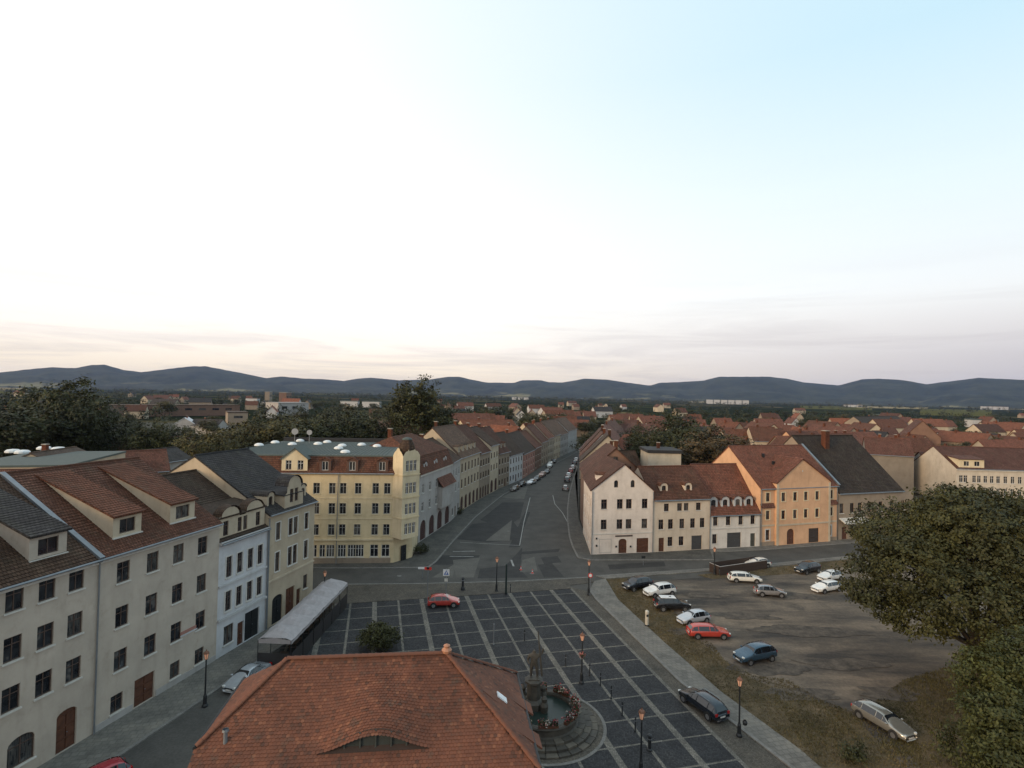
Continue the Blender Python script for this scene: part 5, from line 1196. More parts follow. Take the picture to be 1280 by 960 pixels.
# ------------------------------------------------------------------ lamps, posts, signs
LGL = emit('lit_lantern_glass', (1.0, .42, .20), (.5, .3, .22), .2)
def lamp(x, y, label, h=4.7, basket=False, name='street_lamp'):
    P = G(x, y, .1); t = thing(name, label, 'street lamp', (P.x, P.y, .03), 0, 'historic lantern posts round the square')
    M().lathe([(.24, 0), (.24, .12), (.16, .25), (.15, .9), (.10, 1.0), (.075, 1.15), (.055, h - .95), (.09, h - .9), (.05, h - .85), (.05, h - .75)], (0, 0), 8).build('post', DARKM, t)
    g_ = M().lathe([(.11, h - .72), (.21, h - .25)], (0, 0), 6).build('lantern_glass', LGL, t)
    m = M().lathe([(.13, h - .76), (.12, h - .72)], (0, 0), 6)
    for k in range(6): a = k * math.pi / 3; m.cyl((.115 * math.cos(a), .115 * math.sin(a), h - .72), (.215 * math.cos(a), .215 * math.sin(a), h - .25), .014, n=4)
    m.build('lantern_frame', DARKM, t)
    M().lathe([(.26, h - .25), (.2, h - .12), (.07, h - .04), (.03, h + .08)], (0, 0), 6).build('lantern_roof', plain('copper_lamp_roof', (.16, .075, .045), .5, .3), t)
    if basket:
        b = thing('flower_basket', 'hanging basket of pink flowers on the ' + basket, 'flower basket', (P.x, P.y, .03)); mm = M(); lf = M(); rr = random.Random(int(x))
        for _ in range(110):
            d = Vector((rr.gauss(0, 1), rr.gauss(0, 1), rr.gauss(0, 1))).normalized(); p = Vector((0, 0, h * .56)) + d * rr.uniform(.12, .34); a, c = [Vector((rr.gauss(0, 1), rr.gauss(0, 1), rr.gauss(0, 1))).normalized() * .08 for _ in (0, 1)]
            (mm if rr.random() < .6 else lf).add([p - a, p + c, p + a, p - c], [(0, 1, 2, 3)])
        mm.build('blossoms', ROSE[1], b, uv=False); lf.build('foliage', LEAFD, b, uv=False); M().lathe([(.05, h * .56 - .3), (.2, h * .56 - .1), (.22, h * .56)], (0, 0), 8).build('bowl', DARKM, b)
    return t
lamp(727, 853, 'lantern post on the dark paving right of the fountain', basket='post right of the fountain')
lamp(801, 968, 'lantern post at the bottom edge between the bollards')
lamp(924, 919, 'lantern post on the pale pavement beside the dark parked car')
M().lathe([(.02, 2.35), (.16, 2.4), (.2, 2.6), (.1, 2.75)], G(931, 920, .1).xy, 8).build('waste_bin', DARKM).location.z = -1.4; tag(bpy.data.objects['waste_bin'], 'small dark bin hung beside the lantern post on the pale pavement', 'bin')
lamp(735.8, 743, 'lantern post with round red and white sign at the junction')
lamp(620.5, 738.4, 'lantern post beside the thick dark pole at the top of the square')
lamp(405, 760, 'lantern post behind the far end of the marquee')
lamp(256, 882, 'lantern post on the pavement near the left houses')
lamp(893, 717.5, 'lantern post beside the dark fence of the gravel lot', 4.2)
SIGN_W = plain('sign_white', (.62, .62, .62), .4); SIGN_R = plain('sign_red', (.52, .04, .03), .4); SIGN_B = plain('sign_blue', (.02, .08, .30), .4)
def disc(parent, z, rad, mat, y, name='sign_plate', n=20): return M().cyl((0, y, z), (0, y - .02, z), rad, n=n).build(name, mat, parent)
def sign(x, y, label, h, plates, group=None):
    P = G(x, y, .1); t = thing('traffic_sign', label, 'sign', (P.x, P.y, .03), 0, group); M().cyl((0, 0, 0), (0, 0, h), .04).build('pole', ZINC, t)
    for k in plates:
        if k[0] == 'disc':
            disc(t, k[1], .32, SIGN_R, -.05); disc(t, k[1], .21, SIGN_W, -.072)
        elif k[0] == 'noentry': disc(t, k[1], .32, SIGN_R, -.05); M().box(-.22, .22, -.095, -.072, k[1] - .06, k[1] + .06).build('bar', SIGN_W, t)
        elif k[0] == 'box': M().box(-k[2] / 2, k[2] / 2, -.07, -.045, k[1] - k[3] / 2, k[1] + k[3] / 2).build('sign_plate', k[4], t)
        elif k[0] == 'ped':
            M().box(-.42, .42, -.07, -.045, k[1] - .42, k[1] + .42).build('sign_plate', SIGN_W, t)
            m = M(); m.poly([(-.33, -.075, k[1] - .3), (.33, -.075, k[1] - .3), (0, -.075, k[1] + .33)]); m.build('triangle', SIGN_B, t)
            m = M(); m.cyl((0, -.08, k[1] + .08), (0, -.085, k[1] + .08), .06, n=10); m.add([(-.05, -.08, k[1] + .03), (.06, -.08, k[1] + .02), (.13, -.08, k[1] - .22), (.04, -.08, k[1] - .22), (0, -.08, k[1] - .08), (-.08, -.08, k[1] - .24), (-.15, -.08, k[1] - .22), (-.05, -.08, k[1] - .08)], [tuple(range(8))]); m.build('walking_symbol', SIGN_W, t)
    return t
sign(737.5, 744, 'round white sign with red rim on the junction lantern post', 3.2, [('disc', 2.75)])
sign(557.3, 742, 'white square pedestrian sign with small plate near the red car', 3.4, [('ped', 2.9), ('box', 1.9, .45, .4, TRIMW)])
sign(534, 757, 'tall dark pole with red and white banded boards behind the red car', 5.1, [('box', 4.75, .9, .36, SIGN_R), ('box', 4.8, .3, .3, SIGN_W)])
sign(528, 722, 'small white board on a short post at the corner pavement', 1.6, [('box', 1.45, 1.3, .28, SIGN_W)])
sign(804, 706, 'short post with dark box on the kerb before the buff house', 1.5, [('box', 1.3, .6, .4, DARKM)])
for x, y, lb in ((651, 712.5, 'small red and white cone like marker on the roadway'), (665.5, 716.5, 'low red and white marker at the middle of the junction')):
    P = G(x, y); t = thing('road_marker', lb, 'marker', (P.x, P.y, .03)); M().lathe([(.2, 0), (.2, .04), (.1, .06), (.05, .55), (.01, .58)], (0, 0), 10).build('cone', SIGN_R, t); M().lathe([(.088, .2), (.072, .36)], (0, 0), 10).build('band', SIGN_W, t)
P = G(632.4, 743); t = thing('street_pole', 'thick dark green pole at the top edge of the square', 'pole', (P.x, P.y, .03)); M().lathe([(.17, 0), (.15, .1), (.13, .3), (.12, 4.0), (.02, 4.1)], (0, 0), 10).build('shaft', plain('dark_green_paint', (.012, .024, .022), .45), t); M().lathe([(.19, 0), (.19, .2)], (0, 0), 10).build('collar', DARKM, t)
P = G(578.4, 738); t = thing('litter_post', 'dark flared post bin at the top of the square right of the red car', 'post', (P.x, P.y, .03)); M().lathe([(.3, 0), (.28, .3), (.16, .55), (.15, 1.5), (.2, 1.6), (.02, 1.8)], (0, 0), 8).build('body', DARKM, t); M().lathe([(.21, 1.3), (.21, 1.45)], (0, 0), 8).build('ring', ZINC, t)
bol = [(737, 845, 'slim bollard nearest the lantern post right of the fountain'), (750.5, 857, 'second slim bollard down the square from the fountain lantern'), (764, 874, 'third bollard down, level with the reddish stain'), (777.7, 895, 'bollard just above the lower lantern head'), (794, 915, 'bollard beside the lower lantern head'), (812, 938, 'wide dark bollard nearest the bottom edge'), (707, 833, 'thin grey post on the dark paving behind the fountain'), (655.6, 801, 'short dark peg left of the statue tip'), (617, 806, 'thin pale grey post above the tiled roof end'), (638, 741, 'short post right of the thick pole')]
for k, (x, y, lb) in enumerate(bol):
    P = G(x, y); w_ = .13 if k == 5 else .05; h = 1.15 if k not in (8,) else 2.2
    t = thing('bollard', lb, 'bollard', (P.x, P.y, .03)); M().lathe([(w_ * 1.8, 0), (w_ * 1.7, .08), (w_, .14), (w_, h - .1), (w_ * 1.5, h - .06), (w_ * 1.3, h), (.01, h + .05)], (0, 0), 8).build('post', DARKM if k != 8 else ZINC, t); M().lathe([(w_ * 1.25, h * .72), (w_ * 1.25, h * .78)], (0, 0), 8).build('band', ZINC, t)
P = G(808.5, 783); t = thing('ticket_machine', 'pale upright pillar with rounded head on the dry verge', 'pillar', (P.x, P.y, .05)); m = M(); m.prism([(-.24, -.16), (.24, -.16), (.24, .16), (-.24, .16)], 0, .18); m.build('base', DARKM, t)
M().lathe([(.20, .18), (.22, .9), (.2, 1.45), (.24, 1.5), (.22, 1.75), (.02, 1.9)], (0, 0), 10).build('body', plain('pale_enamel', (.42, .39, .33), .5), t); M().box(-.12, .12, -.235, -.19, 1.15, 1.4).build('panel', DARKM, t)
# dark board fence around the bins
a, b = G(900, 720), G(960, 711); F = Fr(a.xy, b.xy); t = thing('bin_enclosure', 'dark brown board fence with pale capping at the edge of the gravel lot', 'fence', F.P0, F.ang); FW_ = plain('dark_fence_boards', (.038, .024, .018), .8, 0, .3)
nb_ = int(F.L / .22); me = M().box(0, .2, 0, .03, 0, 1.35).mesh('board', FW_)
for k in range(nb_): link('board', me, t, (k * .22, random.uniform(0, .012), .02))
sd = int(2.0 / .22)
for k in range(sd):
    link('board', me, t, (0, k * .22 + .24, .02), math.pi / 2); link('board', me, t, (F.L - .03, k * .22 + .24, .02), math.pi / 2)
for k in range(0, nb_, 1): link('board', me, t, (k * .22, 2.2, .02))
M().box(-.03, F.L, -.03, .08, 1.375, 1.43).build('capping', P_GREY, t); M().box(-.03, .07, .09, 2.2, 1.375, 1.43).build('capping', P_GREY, t)
# person-free small things
P = G(520.5, 697); 
# ------------------------------------------------------------------ cars
def car_proto(kind):
    T = {'hatch': (4.0, 1.72, [(0, .60, .74, .60), (.03, .74, .88, .74), (.12, .86, .97, .80), (.27, .98, 1, .84), (.43, 1.40, 1, .66), (.56, 1.47, 1, .65), (.78, 1.45, 1, .63), (.90, 1.32, .99, .62), (.975, .96, .95, .72), (1, .66, .86, .78)]),
         'wagon': (4.6, 1.78, [(0, .58, .72, .58), (.03, .72, .88, .74), (.12, .84, .97, .80), (.27, .95, 1, .84), (.40, 1.37, 1, .66), (.52, 1.44, 1, .66), (.80, 1.42, 1, .64), (.92, 1.30, .99, .62), (.98, .96, .95, .74), (1, .66, .86, .78)]),
         'suv': (4.45, 1.82, [(0, .72, .78, .66), (.03, .88, .90, .78), (.12, .99, .98, .84), (.26, 1.08, 1, .86), (.38, 1.55, 1, .70), (.52, 1.64, 1, .70), (.80, 1.62, 1, .68), (.92, 1.48, .99, .66), (.98, 1.08, .96, .76), (1, .72, .88, .80)]),
         'sedan': (4.6, 1.78, [(0, .56, .72, .58), (.03, .70, .88, .74), (.12, .82, .97, .80), (.28, .94, 1, .84), (.42, 1.35, 1, .65), (.53, 1.42, 1, .64), (.68, 1.38, 1, .64), (.82, 1.02, .99, .72), (.97, .96, .95, .74), (1, .62, .86, .78)]),
         'van': (5.0, 1.95, [(0, .75, .80, .68), (.03, .95, .92, .80), (.10, 1.08, .98, .84), (.19, 1.22, 1, .88), (.30, 1.86, 1, .80), (.45, 1.96, 1, .80), (.85, 1.96, 1, .80), (.96, 1.92, .99, .80), (.99, 1.1, .97, .84), (1, .70, .90, .84)])}[kind]
    Lc_, Wc, st = T; hw = Wc / 2; base = .24 if kind != 'suv' else .32
    rings = []
    for s_, zt, wf, wt in st:
        x = Lc_ / 2 - s_ * Lc_; belt = min({'suv': 1.05, 'van': 1.15}.get(kind, .93), zt - .03)
        half = [(hw * wf * .80, base), (hw * wf * .97, base + .12), (hw * wf, (base + belt) / 2 + .02), (hw * wf * .97, belt), (hw * wt * (1.0 if zt > 1.2 else 1.05), zt - .05 if zt > 1.2 else zt - .015), (hw * wt * .72, zt)]
        rings.append([(x, y, z) for y, z in half] + [(x, -y, z) for y, z in reversed(half)])
    m = M(); n = 12
    for rg in rings: m.v += rg
    for i in range(len(rings) - 1):
        for k in range(n): m.f.append((i * n + k, i * n + (k + 1) % n, (i + 1) * n + (k + 1) % n, (i + 1) * n + k))
    m.f += [tuple(range(n)), tuple(range((len(rings) - 1) * n, len(rings) * n))[::-1]]
    glass = {}
    def gq(nm, pts, ins=.07, off=.018):
        pts = [Vector(p) for p in pts]; c = sum(pts, Vector()) / len(pts); nn = (pts[1] - pts[0]).cross(pts[2] - pts[1]).normalized()
        if nn.dot(c - Vector((0, 0, .8))) < 0: nn = -nn
        glass.setdefault(nm, M()).poly([p + (c - p) * ins + nn * off for p in pts])
    ri = rings
    for sgn, a, b in ((1, 3, 4), (-1, 8, 7)):
        nm = 'side_window' + ('' if sgn > 0 else '_')
        for i in range(3, 8):
            p = [ri[i][a], ri[i + 1][a], ri[i + 1][b], ri[i][b]]
            if kind == 'van' and i > 4: continue
            if kind == 'sedan' and i == 7: continue
            d1, d0 = abs(p[2][2] - p[1][2]), abs(p[3][2] - p[0][2])
            if d1 < .1 and d0 < .1: continue
            if d1 < .1: p = [p[0], p[1], p[3]]
            elif d0 < .1: p = [p[0], p[1], p[2]]
            gq(nm, p, .10 if len(p) == 4 else .16)
    gq('windscreen', [ri[3][4], ri[3][7], ri[4][7], ri[4][4]], .06)
    ra = 6 if kind == 'sedan' else 7
    gq('rear_window', [ri[ra][4], ri[ra][7], ri[ra + 1][7], ri[ra + 1][4]], .14)
    front, rear = Lc_ / 2, -Lc_ / 2
    wx = (Lc_ / 2 - Lc_ * .19, -Lc_ / 2 + Lc_ * .18)
    return dict(L=Lc_, hw=hw, body=m, glass=glass, wx=wx, front=front, rear=rear, base=base, hz=.64 if kind not in ('suv', 'van') else .82)
CGL = paint('car_glass', (.010, .012, .015), 0, .06); LITE = plain('headlight_glass', (.55, .55, .52), .15); TAIL = plain('tail_light', (.30, .012, .012), .2); PLATE = plain('number_plate', (.5, .5, .48), .5)
CP = {}
def car(kind, front, rear, col, label, metal=.3, group=None, roofcol=None, z=.03, pz=.5, rack=False):
    if kind not in CP:
        d = car_proto(kind)
        d['bm'] = d['body'].mesh('body', None, smooth=True); d['gm'] = {k: v.mesh('w', CGL) for k, v in d['glass'].items()}
        ty = M().cyl((0, -.11, 0), (0, .11, 0), .325, n=16); d['ty'] = ty.mesh('wheel', RUBBER); ri = M(); ri.cyl((0, -.118, 0), (0, .118, 0), .21, n=10); d['ri'] = ri.mesh('rim', RIM)
        ar = M().cyl((0, -.02, 0), (0, .02, 0), .385, n=16); d['ar'] = ar.mesh('wheel_arch', RUBBER)
        d['mi'] = M().lathe([(.02, -.07), (.1, -.05), (.11, .04), (.03, .08)], (0, 0), 8).mesh('mirror', None)
        CP[kind] = d
    d = CP[kind]
    a, b = G(*front, pz), G(*rear, pz); c = (a + b) / 2; ang = math.atan2(a.y - b.y, a.x - b.x)
    t = thing('parked_car', label, 'car' if kind != 'van' else 'van', (c.x, c.y, z), ang, group)
    pm = paint('car_paint_%02x%02x%02x' % tuple(int(255 * x) for x in col), col, metal)
    bm = d['bm'].copy(); bm.materials.clear(); bm.materials.append(pm)
    o = link('body', bm, t); md = o.modifiers.new('smooth', 'SUBSURF'); md.levels = md.render_levels = 1
    for k, g_ in d['gm'].items(): link(k.rstrip('_'), g_, t)
    for x in d['wx']:
        for s_ in (-1, 1):
            link('wheel_arch', d['ar'], t, (x, s_ * (d['hw'] - .012), .37)); w_ = link('wheel', d['ty'], t, (x, s_ * (d['hw'] - .09), .325)); link('rim', d['ri'], w_)
    hz_ = d['hz']
    for s_ in (-1, 1):
        M().lathe([(.02, -.06), (.15, -.05), (.16, .05), (.02, .07)], (0, 0), 8).build('headlight', LITE, t, loc=(d['front'] - .16, s_ * d['hw'] * .68, hz_))
        M().box(-.05, .05, -.13, .13, -.1, .12).build('tail_light', TAIL, t, loc=(d['rear'] + .06, s_ * d['hw'] * .74, hz_ + .12))
        mm = d['mi'].copy(); mm.materials.clear(); mm.materials.append(pm); link('mirror', mm, t, (d['front'] - d['L'] * .30, s_ * (d['hw'] + .04), .98 if kind not in ('suv', 'van') else 1.15))
    M().box(-.012, .012, -.26, .26, -.055, .055).build('number_plate', PLATE, t, loc=(d['rear'] - .005, 0, .55)); M().box(-.012, .012, -.26, .26, -.055, .055).build('number_plate', PLATE, t, loc=(d['front'] + .005, 0, .45))
    M().box(-.02, .02, -.42, .42, -.08, .06).build('grille', DARKM, t, loc=(d['front'] - .02, 0, .55))
    if roofcol:
        z_ = 1.64 if kind == 'suv' else 1.46; q = M(); xx_ = d['L']
        q.slab([(xx_ / 2 - .42 * xx_, -.5, z_ - .04), (xx_ / 2 - .42 * xx_, .5, z_ - .04), (xx_ / 2 - .86 * xx_, .5, z_ + .01), (xx_ / 2 - .86 * xx_, -.5, z_ + .01)], .05); q.build('roof_panel', paint('roof_white', roofcol), t)
    if rack:
        for s_ in (-1, 1): M().box(-1.0, .7, s_ * .56 - .02, s_ * .56 + .02, 0, .03).build('roof_rail', ZINC, t, loc=(-.35, 0, 1.47))
    return t
car('hatch', (573, 752), (536, 753), (.36, .040, .030), 'red hatchback standing alone on the square', .1)
car('wagon', (857, 863), (901, 894), (.014, .018, .026), 'dark blue black estate car parked on the cobbled lane', .3, pz=.6, rack=True)
car('sedan', (286, 862), (331, 832), (.34, .36, .38), 'silver grey saloon car parked by the left pavement', .3)
car('hatch', (100, 988), (134, 972), (.28, .012, .025), 'crimson car roof just showing at the bottom left edge', .1)
car('suv', (783, 734), (810, 729), (.010, .012, .018), 'dark car at the head of the row on the verge', .3)
car('suv', (806, 742), (842, 737), (.62, .62, .60), 'white off road car second in the verge row', 0)
car('suv', (858, 757), (822, 757), (.012, .012, .014), 'black car with white roof third in the verge row', .1, roofcol=(.75, .75, .74))
car('hatch', (848, 776), (885, 770), (.42, .44, .47), 'silver white hatchback beside the red one in the verge row', .3)
car('wagon', (909, 791), (862, 790), (.44, .050, .032), 'red estate car last in the verge row', .1)
car('suv', (919, 824), (967, 815), (.035, .075, .115), 'blue grey compact off road car alone below the verge row', .4)
car('wagon', (1139, 922), (1072, 883), (.30, .285, .25), 'silver beige estate car on the grass at bottom right', .6)
car('wagon', (951, 724), (911, 722), (.66, .66, .62), 'white estate car in front of the dark board fence', 0)
car('hatch', (979, 741), (946, 739), (.30, .30, .31), 'silver hatchback behind the white estate car', .5)
car('suv', (996, 714), (1022, 709), (.012, .014, .018), 'black off road car near the lot side pavement', .3)
car('hatch', (1018, 724), (1056, 718), (.60, .61, .60), 'white hatchback, rear one of the pair by the big tree', .1)
car('wagon', (1011, 738), (1054, 731), (.68, .67, .64), 'white estate car, front one of the pair by the big tree', 0)
car('hatch', (934, 706), (960, 704), (.60, .56, .50), 'pale car mostly hidden behind the dark board fence', 0)
G1_ = 'cars parked along the street'
for k, (kd, f_, b_, col, lb) in enumerate([
 ('wagon', (634, 616), (652, 606), (.06, .05, .04), 'dark brown estate, first car in the left street row'), ('hatch', (646, 608), (658, 603), (.02, .02, .022), 'black hatchback second in the left street row'),
 ('wagon', (656, 606), (672, 600), (.55, .56, .57), 'white silver estate third in the left street row'), ('hatch', (666, 601), (676, 596), (.05, .05, .055), 'dark grey hatchback behind the white silver estate'),
 ('suv', (672, 597), (683, 591), (.30, .17, .13), 'reddish beige car in the left street row'), ('hatch', (679, 593), (688, 587), (.02, .022, .026), 'black hatchback below the white van'),
 ('van', (682, 587), (692, 578), (.60, .60, .58), 'white delivery van in the left street row'), ('suv', (688, 581), (696, 574), (.02, .02, .022), 'black off road car behind the white van'),
 ('hatch', (706.5, 604), (707, 617), (.26, .24, .22), 'grey beige hatchback nearest in the right street row'), ('suv', (708.2, 595.5), (709.2, 604.5), (.05, .05, .055), 'dark off road car second in the right street row'),
 ('hatch', (711, 590), (710.6, 598), (.55, .56, .56), 'white hatchback third in the right street row'), ('hatch', (714, 585), (713, 592), (.22, .05, .045), 'dark red hatchback in the right street row'),
 ('wagon', (716.5, 581), (715.5, 587), (.40, .40, .40), 'silver estate in the right street row'), ('hatch', (718.5, 576), (718, 581), (.04, .04, .045), 'dark hatchback far up the right street row'), ('wagon', (720.5, 572), (719.8, 577), (.5, .5, .5), 'pale estate farthest up the right street row')]):
    car(kd, f_, b_, col, lb, .2, G1_)
# ------------------------------------------------------------------ trees
def leaves_mesh(name, mat, lobes, n, size, seed, flat=.5):
    """lobes: list of (cx,cy,cz,rx,ry,rz); leaf faces scattered mostly near lobe surfaces in clumps"""
    g = np.random.default_rng(seed); lob = np.array(lobes); vol = (lob[:, 3] * lob[:, 4] * lob[:, 5]) ** (2 / 3); pr = vol / vol.sum()
    nc = max(12, n // 26)
    li = g.choice(len(lob), nc, p=pr); d = g.normal(size=(nc, 3)); d /= np.linalg.norm(d, axis=1)[:, None]
    rad = g.uniform(.35, 1.06, nc) ** .45
    cc = lob[li, :3] + d * lob[li, 3:6] * rad[:, None]
    ci = g.integers(0, nc, n); sp = size * 1.9
    P = cc[ci] + g.normal(size=(n, 3)) * sp * np.array([1, 1, .62])
    nn = d[ci] * 1.0 + g.normal(size=(n, 3)) * .75 + np.array([0, 0, flat]); nn /= np.linalg.norm(nn, axis=1)[:, None]
    a = np.cross(nn, g.normal(size=(n, 3))); a /= np.linalg.norm(a, axis=1)[:, None]; b = np.cross(nn, a)
    s = size * g.uniform(.55, 1.25, n)[:, None]
    V = np.stack([P - a * s, P - b * s * .55, P + a * s, P + b * s * .55], 1).reshape(-1, 3)
    me = bpy.data.meshes.new(name); me.vertices.add(4 * n); me.vertices.foreach_set('co', V.astype(np.float32).ravel())
    me.loops.add(4 * n); me.loops.foreach_set('vertex_index', np.arange(4 * n, dtype=np.int32)); me.polygons.add(n)
    me.polygons.foreach_set('loop_start', np.arange(0, 4 * n, 4, dtype=np.int32)); me.polygons.foreach_set('loop_total', np.full(n, 4, dtype=np.int32))
    me.materials.append(mat); me.update(calc_edges=True); return me
BARK = plain('bark', (.045, .035, .026), .9, 0, .3)
LF = [leaf_mat('dark_green_leaves', (.030, .033, .012)), leaf_mat('mid_green_leaves', (.043, .044, .015)), leaf_mat('olive_leaves', (.060, .053, .019)), leaf_mat('brownish_leaves', (.070, .048, .022))]
def trunk_mesh(h, r, limbs, seed, spread=.5):
    rr = random.Random(seed); m = M(); x = y = 0; pz_ = 0; pr_ = r
    p = Vector((0, 0, 0))
    for k in range(4):
        q = p + Vector((rr.uniform(-.04, .04) * h, rr.uniform(-.04, .04) * h, h * .22)); m.cyl(p, q, r * (1 - .2 * k), r * (1 - .2 * (k + 1)) + .02, 7, False); p = q
        if k >= 1:
            for _ in range(limbs):
                a = rr.uniform(0, 6.28); L = h * rr.uniform(.22, .42); e = p + Vector((math.cos(a) * L * spread * 1.3, math.sin(a) * L * spread * 1.3, L * .7)); m.cyl(p, e, r * .38, r * .1, 5, False)
    return m.mesh('trunk', BARK, uv=False)
TP = {}
def lobes_for(kind, seed):
    rr = random.Random(seed); out = []
    if kind == 'poplar':
        for k in range(9): t = k / 8; out.append((rr.uniform(-.06, .06), rr.uniform(-.06, .06), .22 + .7 * t, .17 * (1 - .55 * abs(t - .35)), .17 * (1 - .55 * abs(t - .35)), .14))
    elif kind == 'tall':
        for k in range(11): t = k / 10; R = .27 * (1 - .8 * max(0, t - .5)); a = k * 2.4; out.append((R * .6 * math.cos(a), R * .6 * math.sin(a), .28 + .64 * t, R * .62, R * .62, .15))
    else:
        for k in range(10): a = k * 2.4 + rr.random(); R = rr.uniform(.16, .30); out.append((R * math.cos(a), R * math.sin(a), rr.uniform(.42, .80), rr.uniform(.15, .24), rr.uniform(.15, .24), rr.uniform(.12, .18)))
        out.append((0, 0, .66, .3, .3, .26))
    return out
def tree_proto(kind, mi, n, size, seed):
    key = (kind, mi, n, seed)
    if key not in TP:
        H = 12.; lb = [tuple(v * H for v in q) for q in lobes_for(kind, seed)]
        TP[key] = (leaves_mesh('crown', LF[mi], lb, n, size, seed), trunk_mesh(H * .62, .28, 3, seed))
    return TP[key]
def tree(x, y, h, label, kind='round', mi=0, n=900, size=.42, seed=0, wide=1.0, group=None, name='tree', z=-.1):
    cr_, tr_ = tree_proto(kind, mi, n, size, seed)
    t = thing(name, label, 'tree', (x, y, z), random.Random(x * 7 + y).uniform(0, 6.28), group)
    s = h / (13.4 if kind == 'tall' else 12.0); t.scale = (s * wide, s * wide, s); link('crown', cr_, t); link('trunk', tr_, t); return t
# the great tree over the right of the lot
def big_tree(name, label, base, lobes, n, size, mi, seed, trunk_r=.55, th=8):
    t = thing(name, label, 'tree', base); link('crown', leaves_mesh('crown', LF[mi], lobes, n, size, seed), t)
    m = M(); p = Vector((0, 0, 0)); top = Vector((.4, .3, th)); m.cyl(p, Vector((.1, 0, th * .3)), trunk_r * 1.25, trunk_r, 12, False); m.cyl(Vector((.1, 0, th * .3)), top, trunk_r, trunk_r * .7, 12, False)
    for q in lobes: m.cyl(Vector((.1, .1, th * .45)), Vector(q[:3]), trunk_r * .38, .06, 6, False)
    m.build('trunk', BARK, t, uv=False); return t
bt = G(1215, 800, 0); bt = Vector((45.0, 53.0, 0))
lob = [(0, 0, 13, 6.5, 6.5, 4.6), (-6.2, -1, 11.5, 4.6, 4.6, 3.6), (-8.6, 1.5, 9.3, 3.2, 3.4, 2.6), (-4.5, -5, 10, 4.2, 4, 3.2), (2, -5.5, 10.2, 5, 4.2, 3.6), (5, 1, 13.0, 5.5, 5.5, 4.2), (-3.5, 4.5, 13.2, 5, 4.6, 3.6), (3.5, 6, 13, 5.5, 4.5, 4), (-1.5, -1, 15.6, 4.2, 4.2, 2.6), (8.5, -3, 11, 4.6, 4.6, 4), (-7.5, -3.5, 7.6, 2.6, 2.8, 1.9), (-2, -7.4, 7.4, 3, 2.6, 2), (4.5, -7.8, 7.6, 3.4, 2.8, 2.4), (9.5, 4, 13.5, 4.5, 4.5, 4), (-9.4, -1.0, 8.2, 2.2, 2.4, 1.8), (9, -8, 9, 3.6, 3.2, 3), (-4.2, -7.2, 5.2, 2.4, 2.2, 1.8), (-1.5, -8.6, 4.6, 2.8, 2.2, 2.0), (1.8, -9.2, 4.8, 3, 2.4, 2.2), (8, 3, 15.0, 4.5, 4.5, 3.2), (13, 2, 14.6, 4, 4, 3.2), (3, 3, 16.2, 4.5, 4, 2.4), (0, 1.5, 16.6, 4.5, 4, 2.2), (-6, 2.5, 13.6, 3.4, 3.4, 2.2)]
big_tree('broadleaf_tree', 'huge dark green broadleaf tree overhanging the right side of the gravel lot', bt, lob, 135000, .17, 1, 11)
lob2 = [(0, 0, 5.2, 2.8, 2.8, 2.6), (1.8, 1.5, 6.3, 2.6, 2.6, 2.3), (-1.6, -.6, 4, 2.2, 2.2, 2.0), (.5, -2, 3.6, 2.4, 2.2, 2.0), (3, -1.4, 4.6, 2.6, 2.4, 2.4), (-.8, 1.6, 5.6, 2, 2, 1.8), (-2.2, -2.2, 2.4, 1.6, 1.5, 1.4), (3.5, 3.5, 8.0, 2.8, 2.6, 2.6), (1.0, 4, 7.0, 2.4, 2.2, 2.0), (-1.2, 3, 2.6, 2.0, 1.8, 1.6)]
LF.append(leaf_mat('fresh_green_leaves', (.046, .052, .016))); big_tree('young_tree', 'lighter green smaller tree in the bottom right corner', (34.6, 36.5, 0), lob2, 34000, .14, 4, 12, .25, 3.5)
P = G(473, 812); t = thing('round_shrub', 'rounded green shrub in front of the tiled roof ridge on the square', 'shrub', (P.x, P.y, .03)); link('crown', leaves_mesh('crown', LF[1], [(0, 0, 1.5, 1.7, 1.5, 1.15), (-.8, 0, 1.1, 1.3, 1.2, .9), (.9, .1, 1.2, 1.3, 1.2, .9), (0, 0, 2.1, .9, .9, .6)], 5200, .12, 21), t); M().cyl((0, 0, 0), (0, 0, 1.2), .12, .06).build('trunk', BARK, t)
P = G(526, 692.5); t = thing('round_shrub', 'dark clipped bush at the foot of the yellow corner tower', 'shrub', (P.x, P.y, .1)); link('crown', leaves_mesh('crown', LF[0], [(0, 0, .8, 1.2, .9, .8)], 900, .13, 22), t); M().cyl((0, 0, 0), (0, 0, .8), .08, .05).build('trunk', BARK, t)
for k, (x, y, lb) in enumerate([(574.5, 643, 'small dark bush by the arcaded houses'), (1066, 952, 'small bush on the grass at the bottom edge')]):
    P = G(x, y); t = thing('round_shrub', lb, 'shrub', (P.x, P.y, .1)); link('crown', leaves_mesh('crown', LF[0], [(0, 0, .7, .8, .8, .7)], 500, .12, 30 + k), t); M().cyl((0, 0, 0), (0, 0, .7), .06, .04).build('trunk', BARK, t)
